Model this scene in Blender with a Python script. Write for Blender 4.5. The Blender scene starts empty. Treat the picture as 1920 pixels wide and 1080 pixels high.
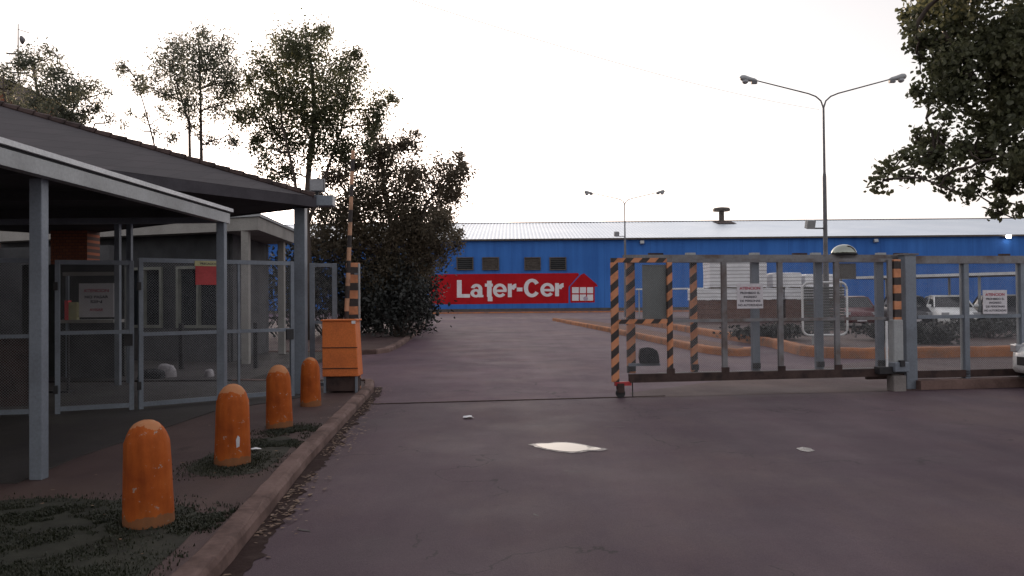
import bpy, math, random
import numpy as np
from mathutils import Vector, Matrix
from mathutils.noise import noise as mnoise
R = math.radians
scene = bpy.context.scene
col = scene.collection

# ------------------------------------------------------------------ camera, sky, sun, exposure
CAM_H, FPX, PITCH, ROLL = 1.55, 1500.0, R(0.84), R(-0.5)
cam_d = bpy.data.cameras.new("camera")
cam_d.sensor_width = 36.0
cam_d.lens = FPX / 1920 * 36
cam_d.clip_start, cam_d.clip_end = 0.05, 3000
cam = bpy.data.objects.new("camera", cam_d)
col.objects.link(cam)
CR = Matrix.Rotation(math.pi / 2 + PITCH, 4, 'X') @ Matrix.Rotation(ROLL, 4, 'Z')
cam.matrix_world = Matrix.Translation((0, 0, CAM_H)) @ CR
scene.camera = cam

SUN_EL, SUN_AZ = R(3.2), R(-14)      # azimuth measured from +Y towards +X
wd = bpy.data.worlds.new("World"); scene.world = wd; wd.use_nodes = True
nt = wd.node_tree; nt.nodes.clear()
wo = nt.nodes.new('ShaderNodeOutputWorld'); bg = nt.nodes.new('ShaderNodeBackground')
sk = nt.nodes.new('ShaderNodeTexSky'); sk.sky_type = 'NISHITA'; sk.sun_disc = False
sk.sun_elevation = SUN_EL; sk.sun_rotation = SUN_AZ
sk.air_density = 1.3; sk.dust_density = 3.0; sk.ozone_density = 1.0
hs = nt.nodes.new('ShaderNodeHueSaturation'); hs.inputs['Saturation'].default_value = 0.33
mx = nt.nodes.new('ShaderNodeMixRGB'); mx.inputs[0].default_value = 0.45; mx.inputs[2].default_value = (2.6, 2.45, 2.62, 1)
nt.links.new(sk.outputs[0], hs.inputs['Color']); nt.links.new(hs.outputs[0], mx.inputs[1])
nt.links.new(mx.outputs[0], bg.inputs[0]); bg.inputs[1].default_value = 0.15
nt.links.new(bg.outputs[0], wo.inputs[0])

sl = bpy.data.lights.new("sun", 'SUN'); sl.energy = 2.0; sl.angle = R(0.5); sl.color = (1.0, 0.72, 0.5)
so = bpy.data.objects.new("sun", sl); col.objects.link(so)
sd = Vector((math.sin(SUN_AZ) * math.cos(SUN_EL), math.cos(SUN_AZ) * math.cos(SUN_EL), math.sin(SUN_EL)))
so.rotation_euler = sd.to_track_quat('Z', 'Y').to_euler(); so.location = (0, 0, 60)
scene.view_settings.view_transform = 'Standard'; scene.view_settings.look = 'None'
scene.view_settings.gamma = 1; scene.view_settings.use_curve_mapping = False
scene.view_settings.exposure = 1.6

# ------------------------------------------------------------------ placing
def ray(px, py):
    return (CR.to_3x3() @ Vector(((px - 960) / FPX, (540 - py) / FPX, -1)))
def P(px, py, Y):
    d = ray(px, py); return Vector((0, 0, CAM_H)) + d * (Y / d.y)
def G(px, py, z=0.0):
    d = ray(px, py); return Vector((0, 0, CAM_H)) + d * ((z - CAM_H) / d.z)

# ------------------------------------------------------------------ objects and tags
ORG = {}
def tag(o, label=None, cat=None, group=None, kind=None):
    if label: o['label'] = label
    if cat: o['category'] = cat
    if group: o['group'] = group
    if kind: o['kind'] = kind
    return o
def empty(name, loc, label, cat, group=None):
    o = bpy.data.objects.new(name, None); col.objects.link(o)
    o.location = loc; o.empty_display_size = 0.2; ORG[o.name] = Vector(loc)
    return tag(o, label, cat, group)
def link_mesh(me, name, mat, parent=None, origin=None):
    o = bpy.data.objects.new(name, me); col.objects.link(o)
    if mat: me.materials.append(mat)
    if parent is not None:
        og = ORG[parent.name]; o.parent = parent
        me.transform(Matrix.Translation(-og)); ORG[o.name] = og
    else:
        og = Vector(origin) if origin is not None else Vector((0, 0, 0))
        me.transform(Matrix.Translation(-og)); o.location = og; ORG[o.name] = og
    return o
def copy_tree(o, delta, label=None, group=None, parent=None):
    c = o.copy(); col.objects.link(c)
    if parent is None:
        c.location = Vector(o.location) + Vector(delta); ORG[c.name] = c.location.copy()
        if label: c['label'] = label
        if group: c['group'] = group
    else:
        c.parent = parent
    for ch in list(o.children): copy_tree(ch, delta, parent=c)
    return c

class MB:
    def __init__(s): s.v = []; s.f = []
    def add(s, vs, fs):
        n = len(s.v); s.v += [tuple(v) for v in vs]; s.f += [tuple(n + i for i in f) for f in fs]; return s
    def box(s, c, size, rz=0.0, rx=0.0):
        hx, hy, hz = size[0] / 2, size[1] / 2, size[2] / 2
        M = Matrix.Rotation(rz, 3, 'Z') @ Matrix.Rotation(rx, 3, 'X'); c = Vector(c)
        vs = [c + M @ Vector((x, y, z)) for x in (-hx, hx) for y in (-hy, hy) for z in (-hz, hz)]
        return s.add(vs, [(0, 1, 3, 2), (4, 6, 7, 5), (0, 4, 5, 1), (2, 3, 7, 6), (0, 2, 6, 4), (1, 5, 7, 3)])
    def bar(s, p, q, w, h, up=(0, 0, 1)):
        p, q = Vector(p), Vector(q); d = (q - p).normalized(); u = Vector(up)
        if abs(d.dot(u)) > 0.98: u = Vector((0, 1, 0))
        sd_ = d.cross(u).normalized(); u = sd_.cross(d).normalized()
        vs = []
        for e in (p, q):
            for a, b in ((-1, -1), (1, -1), (1, 1), (-1, 1)): vs.append(e + sd_ * a * w / 2 + u * b * h / 2)
        return s.add(vs, [(3, 2, 1, 0), (4, 5, 6, 7), (0, 1, 5, 4), (1, 2, 6, 5), (2, 3, 7, 6), (3, 0, 4, 7)])
    def tube(s, pts, rads, n=8, cap=True):
        pts = [Vector(p) for p in pts]
        if not hasattr(rads, '__len__'): rads = [rads] * len(pts)
        rings = []
        for i, p in enumerate(pts):
            d = (pts[min(i + 1, len(pts) - 1)] - pts[max(i - 1, 0)]).normalized()
            a = d.cross(Vector((0, 0, 1))) if abs(d.z) < 0.95 else d.cross(Vector((0, 1, 0)))
            a.normalize(); b = d.cross(a).normalized()
            rings.append([p + (a * math.cos(2 * math.pi * k / n) + b * math.sin(2 * math.pi * k / n)) * rads[i] for k in range(n)])
        vs = [v for r_ in rings for v in r_]; fs = []
        for i in range(len(pts) - 1):
            for k in range(n):
                k2 = (k + 1) % n; fs.append((i * n + k, i * n + k2, (i + 1) * n + k2, (i + 1) * n + k))
        if cap: fs.append(tuple(range(n))[::-1]); fs.append(tuple((len(pts) - 1) * n + k for k in range(n)))
        return s.add(vs, fs)
    def lathe(s, c, prof, n=28, axis='Z'):
        c = Vector(c); vs = []; fs = []
        for (r_, z) in prof:
            for k in range(n):
                a = 2 * math.pi * k / n; x, y = r_ * math.cos(a), r_ * math.sin(a)
                vs.append(c + (Vector((x, y, z)) if axis == 'Z' else Vector((x, z, y)) if axis == 'Y' else Vector((z, x, y))))
        for i in range(len(prof) - 1):
            for k in range(n):
                k2 = (k + 1) % n; fs.append((i * n + k, i * n + k2, (i + 1) * n + k2, (i + 1) * n + k))
        fs.append(tuple(range(n))[::-1]); fs.append(tuple((len(prof) - 1) * n + k for k in range(n)))
        return s.add(vs, fs)
    def prism(s, poly, z0, z1):
        n = len(poly); A = sum(poly[i][0] * poly[(i + 1) % n][1] - poly[(i + 1) % n][0] * poly[i][1] for i in range(n))
        if A < 0: poly = poly[::-1]
        vs = [(p[0], p[1], z0) for p in poly] + [(p[0], p[1], z1) for p in poly]
        fs = [tuple(range(n))[::-1], tuple(range(n, 2 * n))] + [(i, (i + 1) % n, n + (i + 1) % n, n + i) for i in range(n)]
        return s.add(vs, fs)
    def build(s, name, mat, parent=None, origin=None, smooth=False, bevel=0):
        me = bpy.data.meshes.new(name); me.from_pydata(s.v, [], s.f); me.validate(); me.update()
        if smooth: me.polygons.foreach_set('use_smooth', [True] * len(me.polygons))
        o = link_mesh(me, name, mat, parent, origin)
        if bevel:
            b = o.modifiers.new('bevel', 'BEVEL'); b.width = bevel; b.segments = 2; b.limit_method = 'ANGLE'
        return o
def text_mesh(txt, size, bold=0.0, align='CENTER'):
    cu = bpy.data.curves.new('lettering', 'FONT'); cu.body = txt; cu.size = size; cu.align_x = align
    cu.offset = bold; cu.extrude = 0.0; cu.resolution_u = 4
    o = bpy.data.objects.new('lettering', cu); col.objects.link(o)
    dg = bpy.context.evaluated_depsgraph_get(); me = bpy.data.meshes.new_from_object(o.evaluated_get(dg))
    bpy.data.objects.remove(o); bpy.data.curves.remove(cu)
    return me
def text_on(txt, size, where, u, parent, mat, bold=0.0, width=None, height=None, name='lettering', align='CENTER'):
    """flat lettering standing upright; u = direction of reading, in the ground plane"""
    me = text_mesh(txt, size, bold, align); me.materials.clear()
    co = np.empty(len(me.vertices) * 3); me.vertices.foreach_get('co', co); co = co.reshape(-1, 3)
    w = co[:, 0].max() - co[:, 0].min(); h = co[:, 1].max() - co[:, 1].min()
    sx = width / w if width else 1; sy = height / h if height else sx
    u = Vector(u).normalized(); z = Vector((0, 0, 1)); nrm = u.cross(z)
    M = Matrix((( u.x * sx, z.x * sy, nrm.x, where[0]), (u.y * sx, z.y * sy, nrm.y, where[1]), (u.z * sx, z.z * sy, nrm.z, where[2]), (0, 0, 0, 1)))
    me.transform(M)
    return link_mesh(me, name, mat, parent)

# ------------------------------------------------------------------ materials
def nodes(name):
    m = bpy.data.materials.new(name); m.use_nodes = True; t = m.node_tree
    return m, t, t.nodes['Principled BSDF']
def N(t, typ, **kw):
    n = t.nodes.new(typ)
    for k, v in kw.items():
        if k in n.inputs: n.inputs[k].default_value = v
        else: setattr(n, k, v)
    return n
def ramp(t, fac, stops):
    r = N(t, 'ShaderNodeValToRGB'); e = r.color_ramp.elements
    while len(e) < len(stops): e.new(0.5)
    for i, (p, c) in enumerate(stops): e[i].position = p; e[i].color = (*c, 1) if len(c) == 3 else c
    t.links.new(fac, r.inputs[0]); return r.outputs[0]
def objco(t, scale=None):
    tc = N(t, 'ShaderNodeTexCoord'); o = tc.outputs['Object']
    if scale:
        mp = N(t, 'ShaderNodeMapping'); mp.inputs['Scale'].default_value = scale; t.links.new(o, mp.inputs[0]); o = mp.outputs[0]
    return o
def noise(t, co, scale, detail=6, rough=0.6):
    n = N(t, 'ShaderNodeTexNoise'); n.inputs['Scale'].default_value = scale; n.inputs['Detail'].default_value = detail
    n.inputs['Roughness'].default_value = rough; t.links.new(co, n.inputs['Vector']); return n.outputs[0]
def mixc(t, fac, a, b, mode='MIX'):
    m = N(t, 'ShaderNodeMixRGB'); m.blend_type = mode
    for i, v in ((0, fac), (1, a), (2, b)):
        if isinstance(v, (int, float)): m.inputs[i].default_value = v
        elif isinstance(v, tuple): m.inputs[i].default_value = (*v, 1) if len(v) == 3 else v
        else: t.links.new(v, m.inputs[i])
    return m.outputs[0]
def mth(t, op, a, b=None):
    m = N(t, 'ShaderNodeMath'); m.operation = op
    for i, v in ((0, a), (1, b)):
        if v is None: continue
        if isinstance(v, (int, float)): m.inputs[i].default_value = v
        else: t.links.new(v, m.inputs[i])
    return m.outputs[0]
def bump(t, bs, h, strength=0.3, dist=0.01):
    b = N(t, 'ShaderNodeBump'); b.inputs['Strength'].default_value = strength; b.inputs['Distance'].default_value = dist
    t.links.new(h, b.inputs['Height']); t.links.new(b.outputs[0], bs.inputs['Normal'])
def mat(name, c, rough=0.6, metal=0.0, var=0.25, scale=3.0, c2=None, bmp=0.15, fine=40, spec=0.5, stretch=None):
    """base colour broken up by two scales of wear"""
    m, t, bs = nodes(name); co = objco(t, stretch)
    n1 = noise(t, co, scale); n2 = noise(t, co, fine, 3)
    c2 = c2 or tuple(x * (1 - var) for x in c); hi = tuple(min(1, x * (1 + var * 0.5)) for x in c)
    a = ramp(t, n1, [(0.32, c2), (0.52, c), (0.72, hi)])
    a = mixc(t, 0.25, a, mixc(t, 1.0, a, ramp(t, n2, [(0.3, (0.4, 0.4, 0.4)), (0.7, (1.3, 1.3, 1.3))]), 'MULTIPLY'))
    t.links.new(a, bs.inputs['Base Color'])
    t.links.new(ramp(t, n1, [(0.3, (min(1, rough + 0.12),) * 3), (0.7, (max(0.03, rough - 0.1),) * 3)]), bs.inputs['Roughness'])
    bs.inputs['Metallic'].default_value = metal; bs.inputs['Specular IOR Level'].default_value = spec
    if bmp: bump(t, bs, n2, bmp, 0.004)
    return m
def stripe_mat(name, slant, period, c1=(0.60, 0.245, 0.115), c2=(0.028, 0.022, 0.022), phase=0.0):
    m, t, bs = nodes(name); co = objco(t); sp = N(t, 'ShaderNodeSeparateXYZ'); t.links.new(co, sp.inputs[0])
    nz = noise(t, co, 9)
    v = mth(t, 'SUBTRACT', sp.outputs[2], mth(t, 'MULTIPLY', sp.outputs[0], slant))
    v = mth(t, 'ADD', v, mth(t, 'MULTIPLY', nz, 0.02))
    fr = mth(t, 'FRACT', mth(t, 'DIVIDE', mth(t, 'ADD', v, 10 * period + phase), period))
    k = mth(t, 'GREATER_THAN', fr, 0.52)
    o = ramp(t, noise(t, co, 6), [(0.3, tuple(x * 0.6 for x in c1)), (0.5, c1), (0.75, (0.52, 0.27, 0.17))])
    b = ramp(t, noise(t, co, 14), [(0.4, c2), (0.75, (0.06, 0.045, 0.04))])
    t.links.new(mixc(t, k, o, b), bs.inputs['Base Color']); bs.inputs['Roughness'].default_value = 0.6
    bump(t, bs, nz, 0.1, 0.004); return m

M = {}
M['galv'] = mat('galvanised_paint', (0.195, 0.225, 0.265), 0.45, 0.2, 0.15, 1.6, c2=(0.155, 0.175, 0.205), bmp=0.05)
M['galv_light'] = mat('pale_grey_paint', (0.36, 0.38, 0.39), 0.45, 0.1, 0.12, 1.2, c2=(0.29, 0.30, 0.30), bmp=0.05)
M['gate_grey'] = mat('weathered_gate_steel', (0.20, 0.20, 0.21), 0.55, 0.25, 0.3, 3, c2=(0.13, 0.10, 0.09))
M['wire'] = mat('fence_wire', (0.32, 0.33, 0.35), 0.5, 0.3, 0.2, 5, bmp=0)
M['rust'] = mat('rusted_beam', (0.055, 0.032, 0.028), 0.8, 0.1, 0.4, 4, c2=(0.02, 0.014, 0.014))
M['dark'] = mat('dark_iron', (0.025, 0.025, 0.028), 0.55, 0.2, 0.3, 5)
M['white_metal'] = mat('white_sheet', (0.72, 0.74, 0.75), 0.45, 0.0, 0.15, 3)
M['orange'] = None
M['stripe'] = stripe_mat('slanted_hazard_paint', 0.85, 0.26)
M['stripe_rail'] = stripe_mat('rail_hazard_paint', 1.1, 0.29, phase=0.05)
M['stripe_h'] = stripe_mat('banded_hazard_paint', 0.0, 0.265, phase=0.08)
M['boom'] = stripe_mat('boom_hazard_paint', 0.0, 0.42, c1=(0.55, 0.31, 0.19), phase=0.1)
M['concrete'] = mat('concrete', (0.22, 0.20, 0.19), 0.85, 0, 0.3, 1.2, c2=(0.12, 0.105, 0.10), bmp=0.3)
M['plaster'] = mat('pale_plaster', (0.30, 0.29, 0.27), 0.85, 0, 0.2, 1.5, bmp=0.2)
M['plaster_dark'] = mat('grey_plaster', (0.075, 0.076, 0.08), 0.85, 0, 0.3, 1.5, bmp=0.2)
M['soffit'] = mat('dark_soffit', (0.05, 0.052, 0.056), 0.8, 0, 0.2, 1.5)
M['brick'] = mat('brick_orange', (0.26, 0.085, 0.045), 0.85, 0, 0.3, 6, bmp=0.3)
M['black'] = mat('black_plastic', (0.02, 0.02, 0.024), 0.5, 0, 0.3, 5)
M['bag_black'] = mat('black_fabric', (0.018, 0.018, 0.022), 0.85, 0, 0.3, 12, bmp=0.4, fine=60)
M['bag_white'] = mat('white_plastic_bag', (0.36, 0.34, 0.36), 0.5, 0, 0.25, 12, bmp=0.5, fine=25)
M['sign_white'] = mat('sign_white', (0.60, 0.58, 0.61), 0.5, 0, 0.12, 4)
M['ink_red'] = mat('ink_red', (0.38, 0.03, 0.06), 0.6, 0, 0.1, 8, bmp=0)
M['ink_black'] = mat('ink_black', (0.03, 0.03, 0.045), 0.6, 0, 0.1, 8, bmp=0)
M['sign_red'] = mat('sign_red', (0.42, 0.03, 0.035), 0.5, 0, 0.2, 4)
M['sign_yellow'] = mat('sign_yellow', (0.45, 0.42, 0.22), 0.5, 0, 0.2, 6)
M['glass'] = mat('dark_glass', (0.02, 0.024, 0.028), 0.08, 0, 0.2, 2, bmp=0)
M['bark'] = mat('bark', (0.075, 0.058, 0.048), 0.9, 0, 0.4, 5, bmp=0.6, fine=25, stretch=(1, 1, 0.3))
M['kerb'] = mat('kerb_concrete', (0.17, 0.112, 0.098), 0.85, 0, 0.35, 2.2, c2=(0.085, 0.055, 0.048), spec=0.2, bmp=0.5, fine=25)
M['kerb_orange'] = mat('kerb_orange_paint', (0.40, 0.155, 0.06), 0.85, 0, 0.35, 1.6, c2=(0.21, 0.12, 0.08), bmp=0.4, fine=20)
M['louvre'] = mat('louvre_brown', (0.085, 0.072, 0.062), 0.7, 0, 0.3, 3)
M['board_grey'] = mat('grey_green_sheet', (0.15, 0.165, 0.16), 0.55, 0, 0.2, 1.2)
M['tyre'] = mat('tyre_rubber', (0.02, 0.02, 0.02), 0.85, 0, 0.2, 10)
M['rim'] = mat('wheel_rim', (0.35, 0.36, 0.38), 0.35, 0.7, 0.15, 8)
M['pallet'] = mat('pallet_wood', (0.16, 0.12, 0.085), 0.85, 0, 0.3, 6)
def film():
    m, t, bs = nodes('white_pallet_film'); co = objco(t); sp = N(t, 'ShaderNodeSeparateXYZ'); t.links.new(co, sp.inputs[0])
    f = mth(t, 'FRACT', mth(t, 'DIVIDE', mth(t, 'ADD', sp.outputs[2], mth(t, 'MULTIPLY', noise(t, co, 3), .05)), 0.21)); k = mth(t, 'LESS_THAN', f, 0.22)
    t.links.new(mixc(t, k, ramp(t, noise(t, co, 1.5), [(0.3, (0.62, 0.63, 0.66)), (0.7, (0.82, 0.83, 0.85))]), (0.36, 0.35, 0.37)), bs.inputs['Base Color']); bs.inputs['Roughness'].default_value = .4
    bump(t, bs, noise(t, co, 7), .5, .02); return m
M['film'] = film()
M['lamp_glass'] = mat('lamp_glass', (0.35, 0.36, 0.38), 0.15, 0, 0.2, 6)
M['lamp_grey'] = mat('lamp_housing', (0.15, 0.15, 0.16), 0.5, 0.2, 0.25, 5)

def orange_paint():
    m, t, bs = nodes('worn_orange_paint'); co = objco(t); sp = N(t, 'ShaderNodeSeparateXYZ'); t.links.new(co, sp.inputs[0])
    a = ramp(t, noise(t, co, 4), [(0.3, (0.28, 0.055, 0.009)), (0.5, (0.40, 0.088, 0.013)), (0.72, (0.47, 0.125, 0.024))])
    st = ramp(t, noise(t, objco(t, (7, 7, 1.2)), 2.5), [(0.45, (1, 1, 1)), (0.7, (0.62, 0.6, 0.62))])
    a = mixc(t, 0.7, a, mixc(t, 1.0, a, st, 'MULTIPLY'))
    chip = ramp(t, noise(t, co, 16, 4, 0.7), [(0.64, (0, 0, 0)), (0.67, (1, 1, 1))])
    a = mixc(t, chip, a, (0.34, 0.27, 0.22))
    top_worn_lit = mth(t, 'MULTIPLY', mth(t, 'GREATER_THAN', mth(t, 'ADD', sp.outputs[2], mth(t, 'MULTIPLY', noise(t, co, 9), 0.16)), 0.735), 0.6)  # pale top: worn paint plus skylight on the rim, put into the colour
    a = mixc(t, top_worn_lit, a, (0.50, 0.27, 0.14))
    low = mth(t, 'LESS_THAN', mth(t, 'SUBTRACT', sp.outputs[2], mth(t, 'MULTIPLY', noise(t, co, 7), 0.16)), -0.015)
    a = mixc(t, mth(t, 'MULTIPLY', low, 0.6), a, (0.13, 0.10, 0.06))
    t.links.new(a, bs.inputs['Base Color']); bs.inputs['Roughness'].default_value = 0.7; bs.inputs['Specular IOR Level'].default_value = 0.2
    bump(t, bs, noise(t, co, 30, 4), 0.35, 0.006); return m
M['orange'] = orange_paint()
M['cabinet'] = mat('cabinet_orange', (0.70, 0.19, 0.05), 0.6, 0, 0.18, 2.5, c2=(0.58, 0.155, 0.045), spec=0.3)

def asphalt(name, lo, mid, hi, cracks=True):
    m, t, bs = nodes(name); co = objco(t)
    a = ramp(t, noise(t, co, 0.22, 8, 0.62), [(0.3, lo), (0.5, mid), (0.7, hi)])
    p = ramp(t, noise(t, objco(t, (1, 0.35, 1)), 1.1, 5), [(0.35, (0.86, 0.85, 0.87)), (0.65, (1.1, 1.09, 1.07))])
    a = mixc(t, 1.0, a, p, 'MULTIPLY')
    wp = ramp(t, noise(t, objco(t, (1, 0.5, 1)), 0.31, 7, 0.7), [(0.47, (0, 0, 0)), (0.62, (1, 1, 1))])
    a = mixc(t, mixc(t, 1.0, wp, (0.6, 0.6, 0.6), 'MULTIPLY'), a, (mid[0] * 1.4, mid[1] * 1.42, mid[2] * 1.12))
    tk = noise(t, objco(t, (1.6, 0.05, 1)), 1.0, 3)
    a = mixc(t, 0.6, a, mixc(t, 1.0, a, ramp(t, tk, [(0.38, (0.86, 0.86, 0.88)), (0.6, (1.08, 1.07, 1.06))]), 'MULTIPLY'))
    grit = noise(t, co, 120, 2, 0.8)
    a = mixc(t, 0.55, a, mixc(t, 1.0, a, ramp(t, grit, [(0.3, (0.55, 0.55, 0.55)), (0.7, (1.4, 1.38, 1.36))]), 'MULTIPLY'))
    spots = ramp(t, noise(t, co, 2.6, 3, 0.5), [(0.70, (0, 0, 0)), (0.76, (1, 1, 1))])
    a = mixc(t, mixc(t, 1.0, spots, (0.5, 0.5, 0.5), 'MULTIPLY'), a, tuple(x * 0.55 for x in lo))
    if cracks:
        vo = N(t, 'ShaderNodeTexVoronoi'); vo.feature = 'DISTANCE_TO_EDGE'; vo.inputs['Scale'].default_value = 0.33
        wv = N(t, 'ShaderNodeVectorMath'); wv.operation = 'ADD'; nn = N(t, 'ShaderNodeTexNoise'); nn.inputs['Scale'].default_value = 1.3
        nn.inputs['Detail'].default_value = 6; t.links.new(co, nn.inputs['Vector'])
        sc = N(t, 'ShaderNodeVectorMath'); sc.operation = 'SCALE'; sc.inputs['Scale'].default_value = 1.6
        t.links.new(nn.outputs['Color'], sc.inputs[0]); t.links.new(co, wv.inputs[0]); t.links.new(sc.outputs[0], wv.inputs[1])
        t.links.new(wv.outputs[0], vo.inputs['Vector'])
        ck = mth(t, 'LESS_THAN', vo.outputs[0], 0.0035)
        ck = mth(t, 'MULTIPLY', ck, mth(t, 'GREATER_THAN', noise(t, co, 0.5), 0.49))
        a = mixc(t, mth(t, 'MULTIPLY', ck, 0.6), a, (0.025, 0.022, 0.022))
    t.links.new(a, bs.inputs['Base Color'])
    t.links.new(ramp(t, noise(t, co, 0.8, 5), [(0.3, (0.78,) * 3), (0.7, (0.6,) * 3)]), bs.inputs['Roughness'])
    bs.inputs['Specular IOR Level'].default_value = 0.25; bump(t, bs, grit, 0.5, 0.006); return m
M['road'] = asphalt('street_asphalt', (0.067, 0.045, 0.056), (0.086, 0.058, 0.072), (0.112, 0.078, 0.092))
M['road_in'] = asphalt('works_road', (0.080, 0.048, 0.066), (0.100, 0.061, 0.082), (0.13, 0.082, 0.104))
M['apron'] = asphalt('apron_concrete', (0.062, 0.038, 0.040), (0.085, 0.053, 0.055), (0.11, 0.072, 0.072), False)
M['soil'] = asphalt('bare_soil', (0.05, 0.032, 0.032), (0.078, 0.051, 0.050), (0.105, 0.072, 0.068), False)
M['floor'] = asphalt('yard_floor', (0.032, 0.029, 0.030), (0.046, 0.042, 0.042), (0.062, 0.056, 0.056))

def leafmat(name, dk, md, lt, tr=0.35):
    m = bpy.data.materials.new(name); m.use_nodes = True; t = m.node_tree; t.nodes.clear()
    out = N(t, 'ShaderNodeOutputMaterial'); bs = N(t, 'ShaderNodeBsdfPrincipled'); tl = N(t, 'ShaderNodeBsdfTranslucent')
    co = objco(t); n = noise(t, co, 0.9, 3); n2 = noise(t, co, 14, 2)
    f = mth(t, 'ADD', mth(t, 'MULTIPLY', n, 0.5), mth(t, 'MULTIPLY', n2, 0.5))
    c = ramp(t, f, [(0.36, dk), (0.5, md), (0.62, lt)])
    t.links.new(c, bs.inputs['Base Color']); bs.inputs['Roughness'].default_value = 0.5
    t.links.new(c, tl.inputs[0]); mxs = N(t, 'ShaderNodeMixShader'); mxs.inputs[0].default_value = tr
    t.links.new(bs.outputs[0], mxs.inputs[1]); t.links.new(tl.outputs[0], mxs.inputs[2]); t.links.new(mxs.outputs[0], out.inputs[0])
    return m
M['leaf'] = leafmat('leaf_dark', (0.062, 0.07, 0.038), (0.108, 0.118, 0.062), (0.165, 0.165, 0.09), .5)
M['leaf_red'] = leafmat('leaf_autumn', (0.085, 0.075, 0.052), (0.145, 0.122, 0.085), (0.21, 0.165, 0.11), .55)
M['leaf_pale'] = leafmat('leaf_grey_green', (0.075, 0.085, 0.062), (0.12, 0.132, 0.095), (0.17, 0.175, 0.13), .5)
M['shrub'] = leafmat('shrub_leaf', (0.012, 0.015, 0.014), (0.022, 0.025, 0.022), (0.038, 0.04, 0.034), 0.2)
M['grass'] = leafmat('grass_blade', (0.016, 0.021, 0.010), (0.027, 0.032, 0.016), (0.045, 0.045, 0.026), 0.2)
M['dry'] = leafmat('dry_leaf', (0.10, 0.055, 0.03), (0.17, 0.10, 0.06), (0.28, 0.19, 0.12), 0.1)

# ------------------------------------------------------------------ ground
def sheet(name, poly, z, m, kind='structure'):
    mb = MB(); n = len(poly); A = sum(poly[i][0] * poly[(i + 1) % n][1] - poly[(i + 1) % n][0] * poly[i][1] for i in range(n))
    if A < 0: poly = poly[::-1]
    mb.add([(p[0], p[1], z) for p in poly], [tuple(range(n))]); o = mb.build(name, m); tag(o, kind=kind); return o
GL = lambda X: 12.3 + 0.15 * X                    # the gate line
sheet('ground', [(-700, -300), (700, -300), (700, 1500), (-700, 1500)], 0.0, M['soil'])
sheet('road', [(-60, -60), (60, -60), (60, GL(60)), (0, GL(0)), (-60, GL(-60))], 0.004, M['road'])
sheet('works_road', [(-60, GL(-60) + .02), (0, GL(0) + .02), (90, GL(90) + .02), (90, 103.6), (-60, 103.6)], 0.005, M['road_in'])
sheet('cross_road', [(-9.4, 64), (7.0, 62), (40, 60), (90, 60), (90, 92.9), (-9.4, 91.9)], 0.009, asphalt('cross_road_concrete', (0.12, 0.080, 0.095), (0.155, 0.11, 0.12), (0.19, 0.14, 0.145), False))
sheet('apron', [(1.9, GL(1.9) - .1), (14, GL(14) - .28), (14, GL(14) + 6.2), (9, GL(9) + 6.0), (1.9, GL(1.9) + .55)], 0.009, M['apron'])

# raised verge with the gatehouse floor, kerbs
def offset_path(pts, d):
    out = []
    for i, p in enumerate(pts):
        a = Vector(pts[max(i - 1, 0)]); b = Vector(pts[min(i + 1, len(pts) - 1)]); t_ = (b - a).normalized()
        out.append((p[0] - t_.y * d, p[1] + t_.x * d))
    return out
def resample(pts, step):
    out = []
    for a, b in zip(pts[:-1], pts[1:]):
        a, b = Vector(a), Vector(b); n = max(1, int((b - a).length / step))
        for k in range(n): out.append(tuple(a + (b - a) * k / n))
    out.append(tuple(pts[-1])); return out
def smooth_path(pts, it=3):
    for _ in range(it):
        q = [pts[0]]
        for a, b in zip(pts[:-1], pts[1:]):
            q.append((a[0] * .75 + b[0] * .25, a[1] * .75 + b[1] * .25)); q.append((a[0] * .25 + b[0] * .75, a[1] * .25 + b[1] * .75))
        q.append(pts[-1]); pts = q
    return pts
def kerb(name, label, path, w, h, m, side=1, seed=1, joint=1.0):
    """kerbstones: a worn stone profile swept along the path; joints are narrow grooves"""
    rnd = random.Random(seed); pts = resample(path, 0.25); mb = MB(); acc = 0; seg = []
    prof = [(0, -0.02), (0.0, h * 0.72), (0.02, h * 0.95), (0.045, h), (w - 0.01, h), (w, h - 0.008), (w, -0.02)]
    rings = []
    for i, p in enumerate(pts):
        a = Vector(pts[max(i - 1, 0)]); b = Vector(pts[min(i + 1, len(pts) - 1)]); t_ = (b - a).normalized()
        nx, ny = -t_.y * side, t_.x * side
        jt = (i % int(joint / 0.25) == 0)
        ring = []
        for (u, z) in prof:
            j = rnd.uniform(-.006, .006); k = -0.012 if (jt and z > 0) else 0
            ring.append((p[0] + nx * (u + j - k), p[1] + ny * (u + j - k), z + (rnd.uniform(-.006, .004) + k if z > 0 else 0)))
        rings.append(ring)
    vs = [v for r_ in rings for v in r_]; k = len(prof); fs = []
    for i in range(len(rings) - 1):
        for j in range(k - 1):
            f = (i * k + j, (i + 1) * k + j, (i + 1) * k + j + 1, i * k + j + 1)
            fs.append(f if side > 0 else f[::-1])
    fs.append(tuple(range(k))); fs.append(tuple((len(rings) - 1) * k + j for j in range(k))[::-1])
    mb.add(vs, fs); o = mb.build(name, m, origin=(path[0][0], path[0][1], 0)); tag(o, label, 'kerb'); return o
k1 = [(-1.35, -2), (-1.62, 3.7), (-1.68, 4.8), (-1.94, 7.57), (-2.15, 10.6), (-2.36, 13.6), (-2.48, 14.3)]
k1c = smooth_path([(-2.48, 14.3), (-2.56, 14.85), (-3.1, 14.95)], 3)
k1all = k1 + k1c[1:] + [(-5.2, 15.0)]
kerb('kerb', 'worn bare concrete kerb beside the orange bollards, curving round the gate corner', k1all, 0.16, 0.12, M['kerb'], 1, 3)
inner = offset_path(k1all, 0.15)
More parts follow.
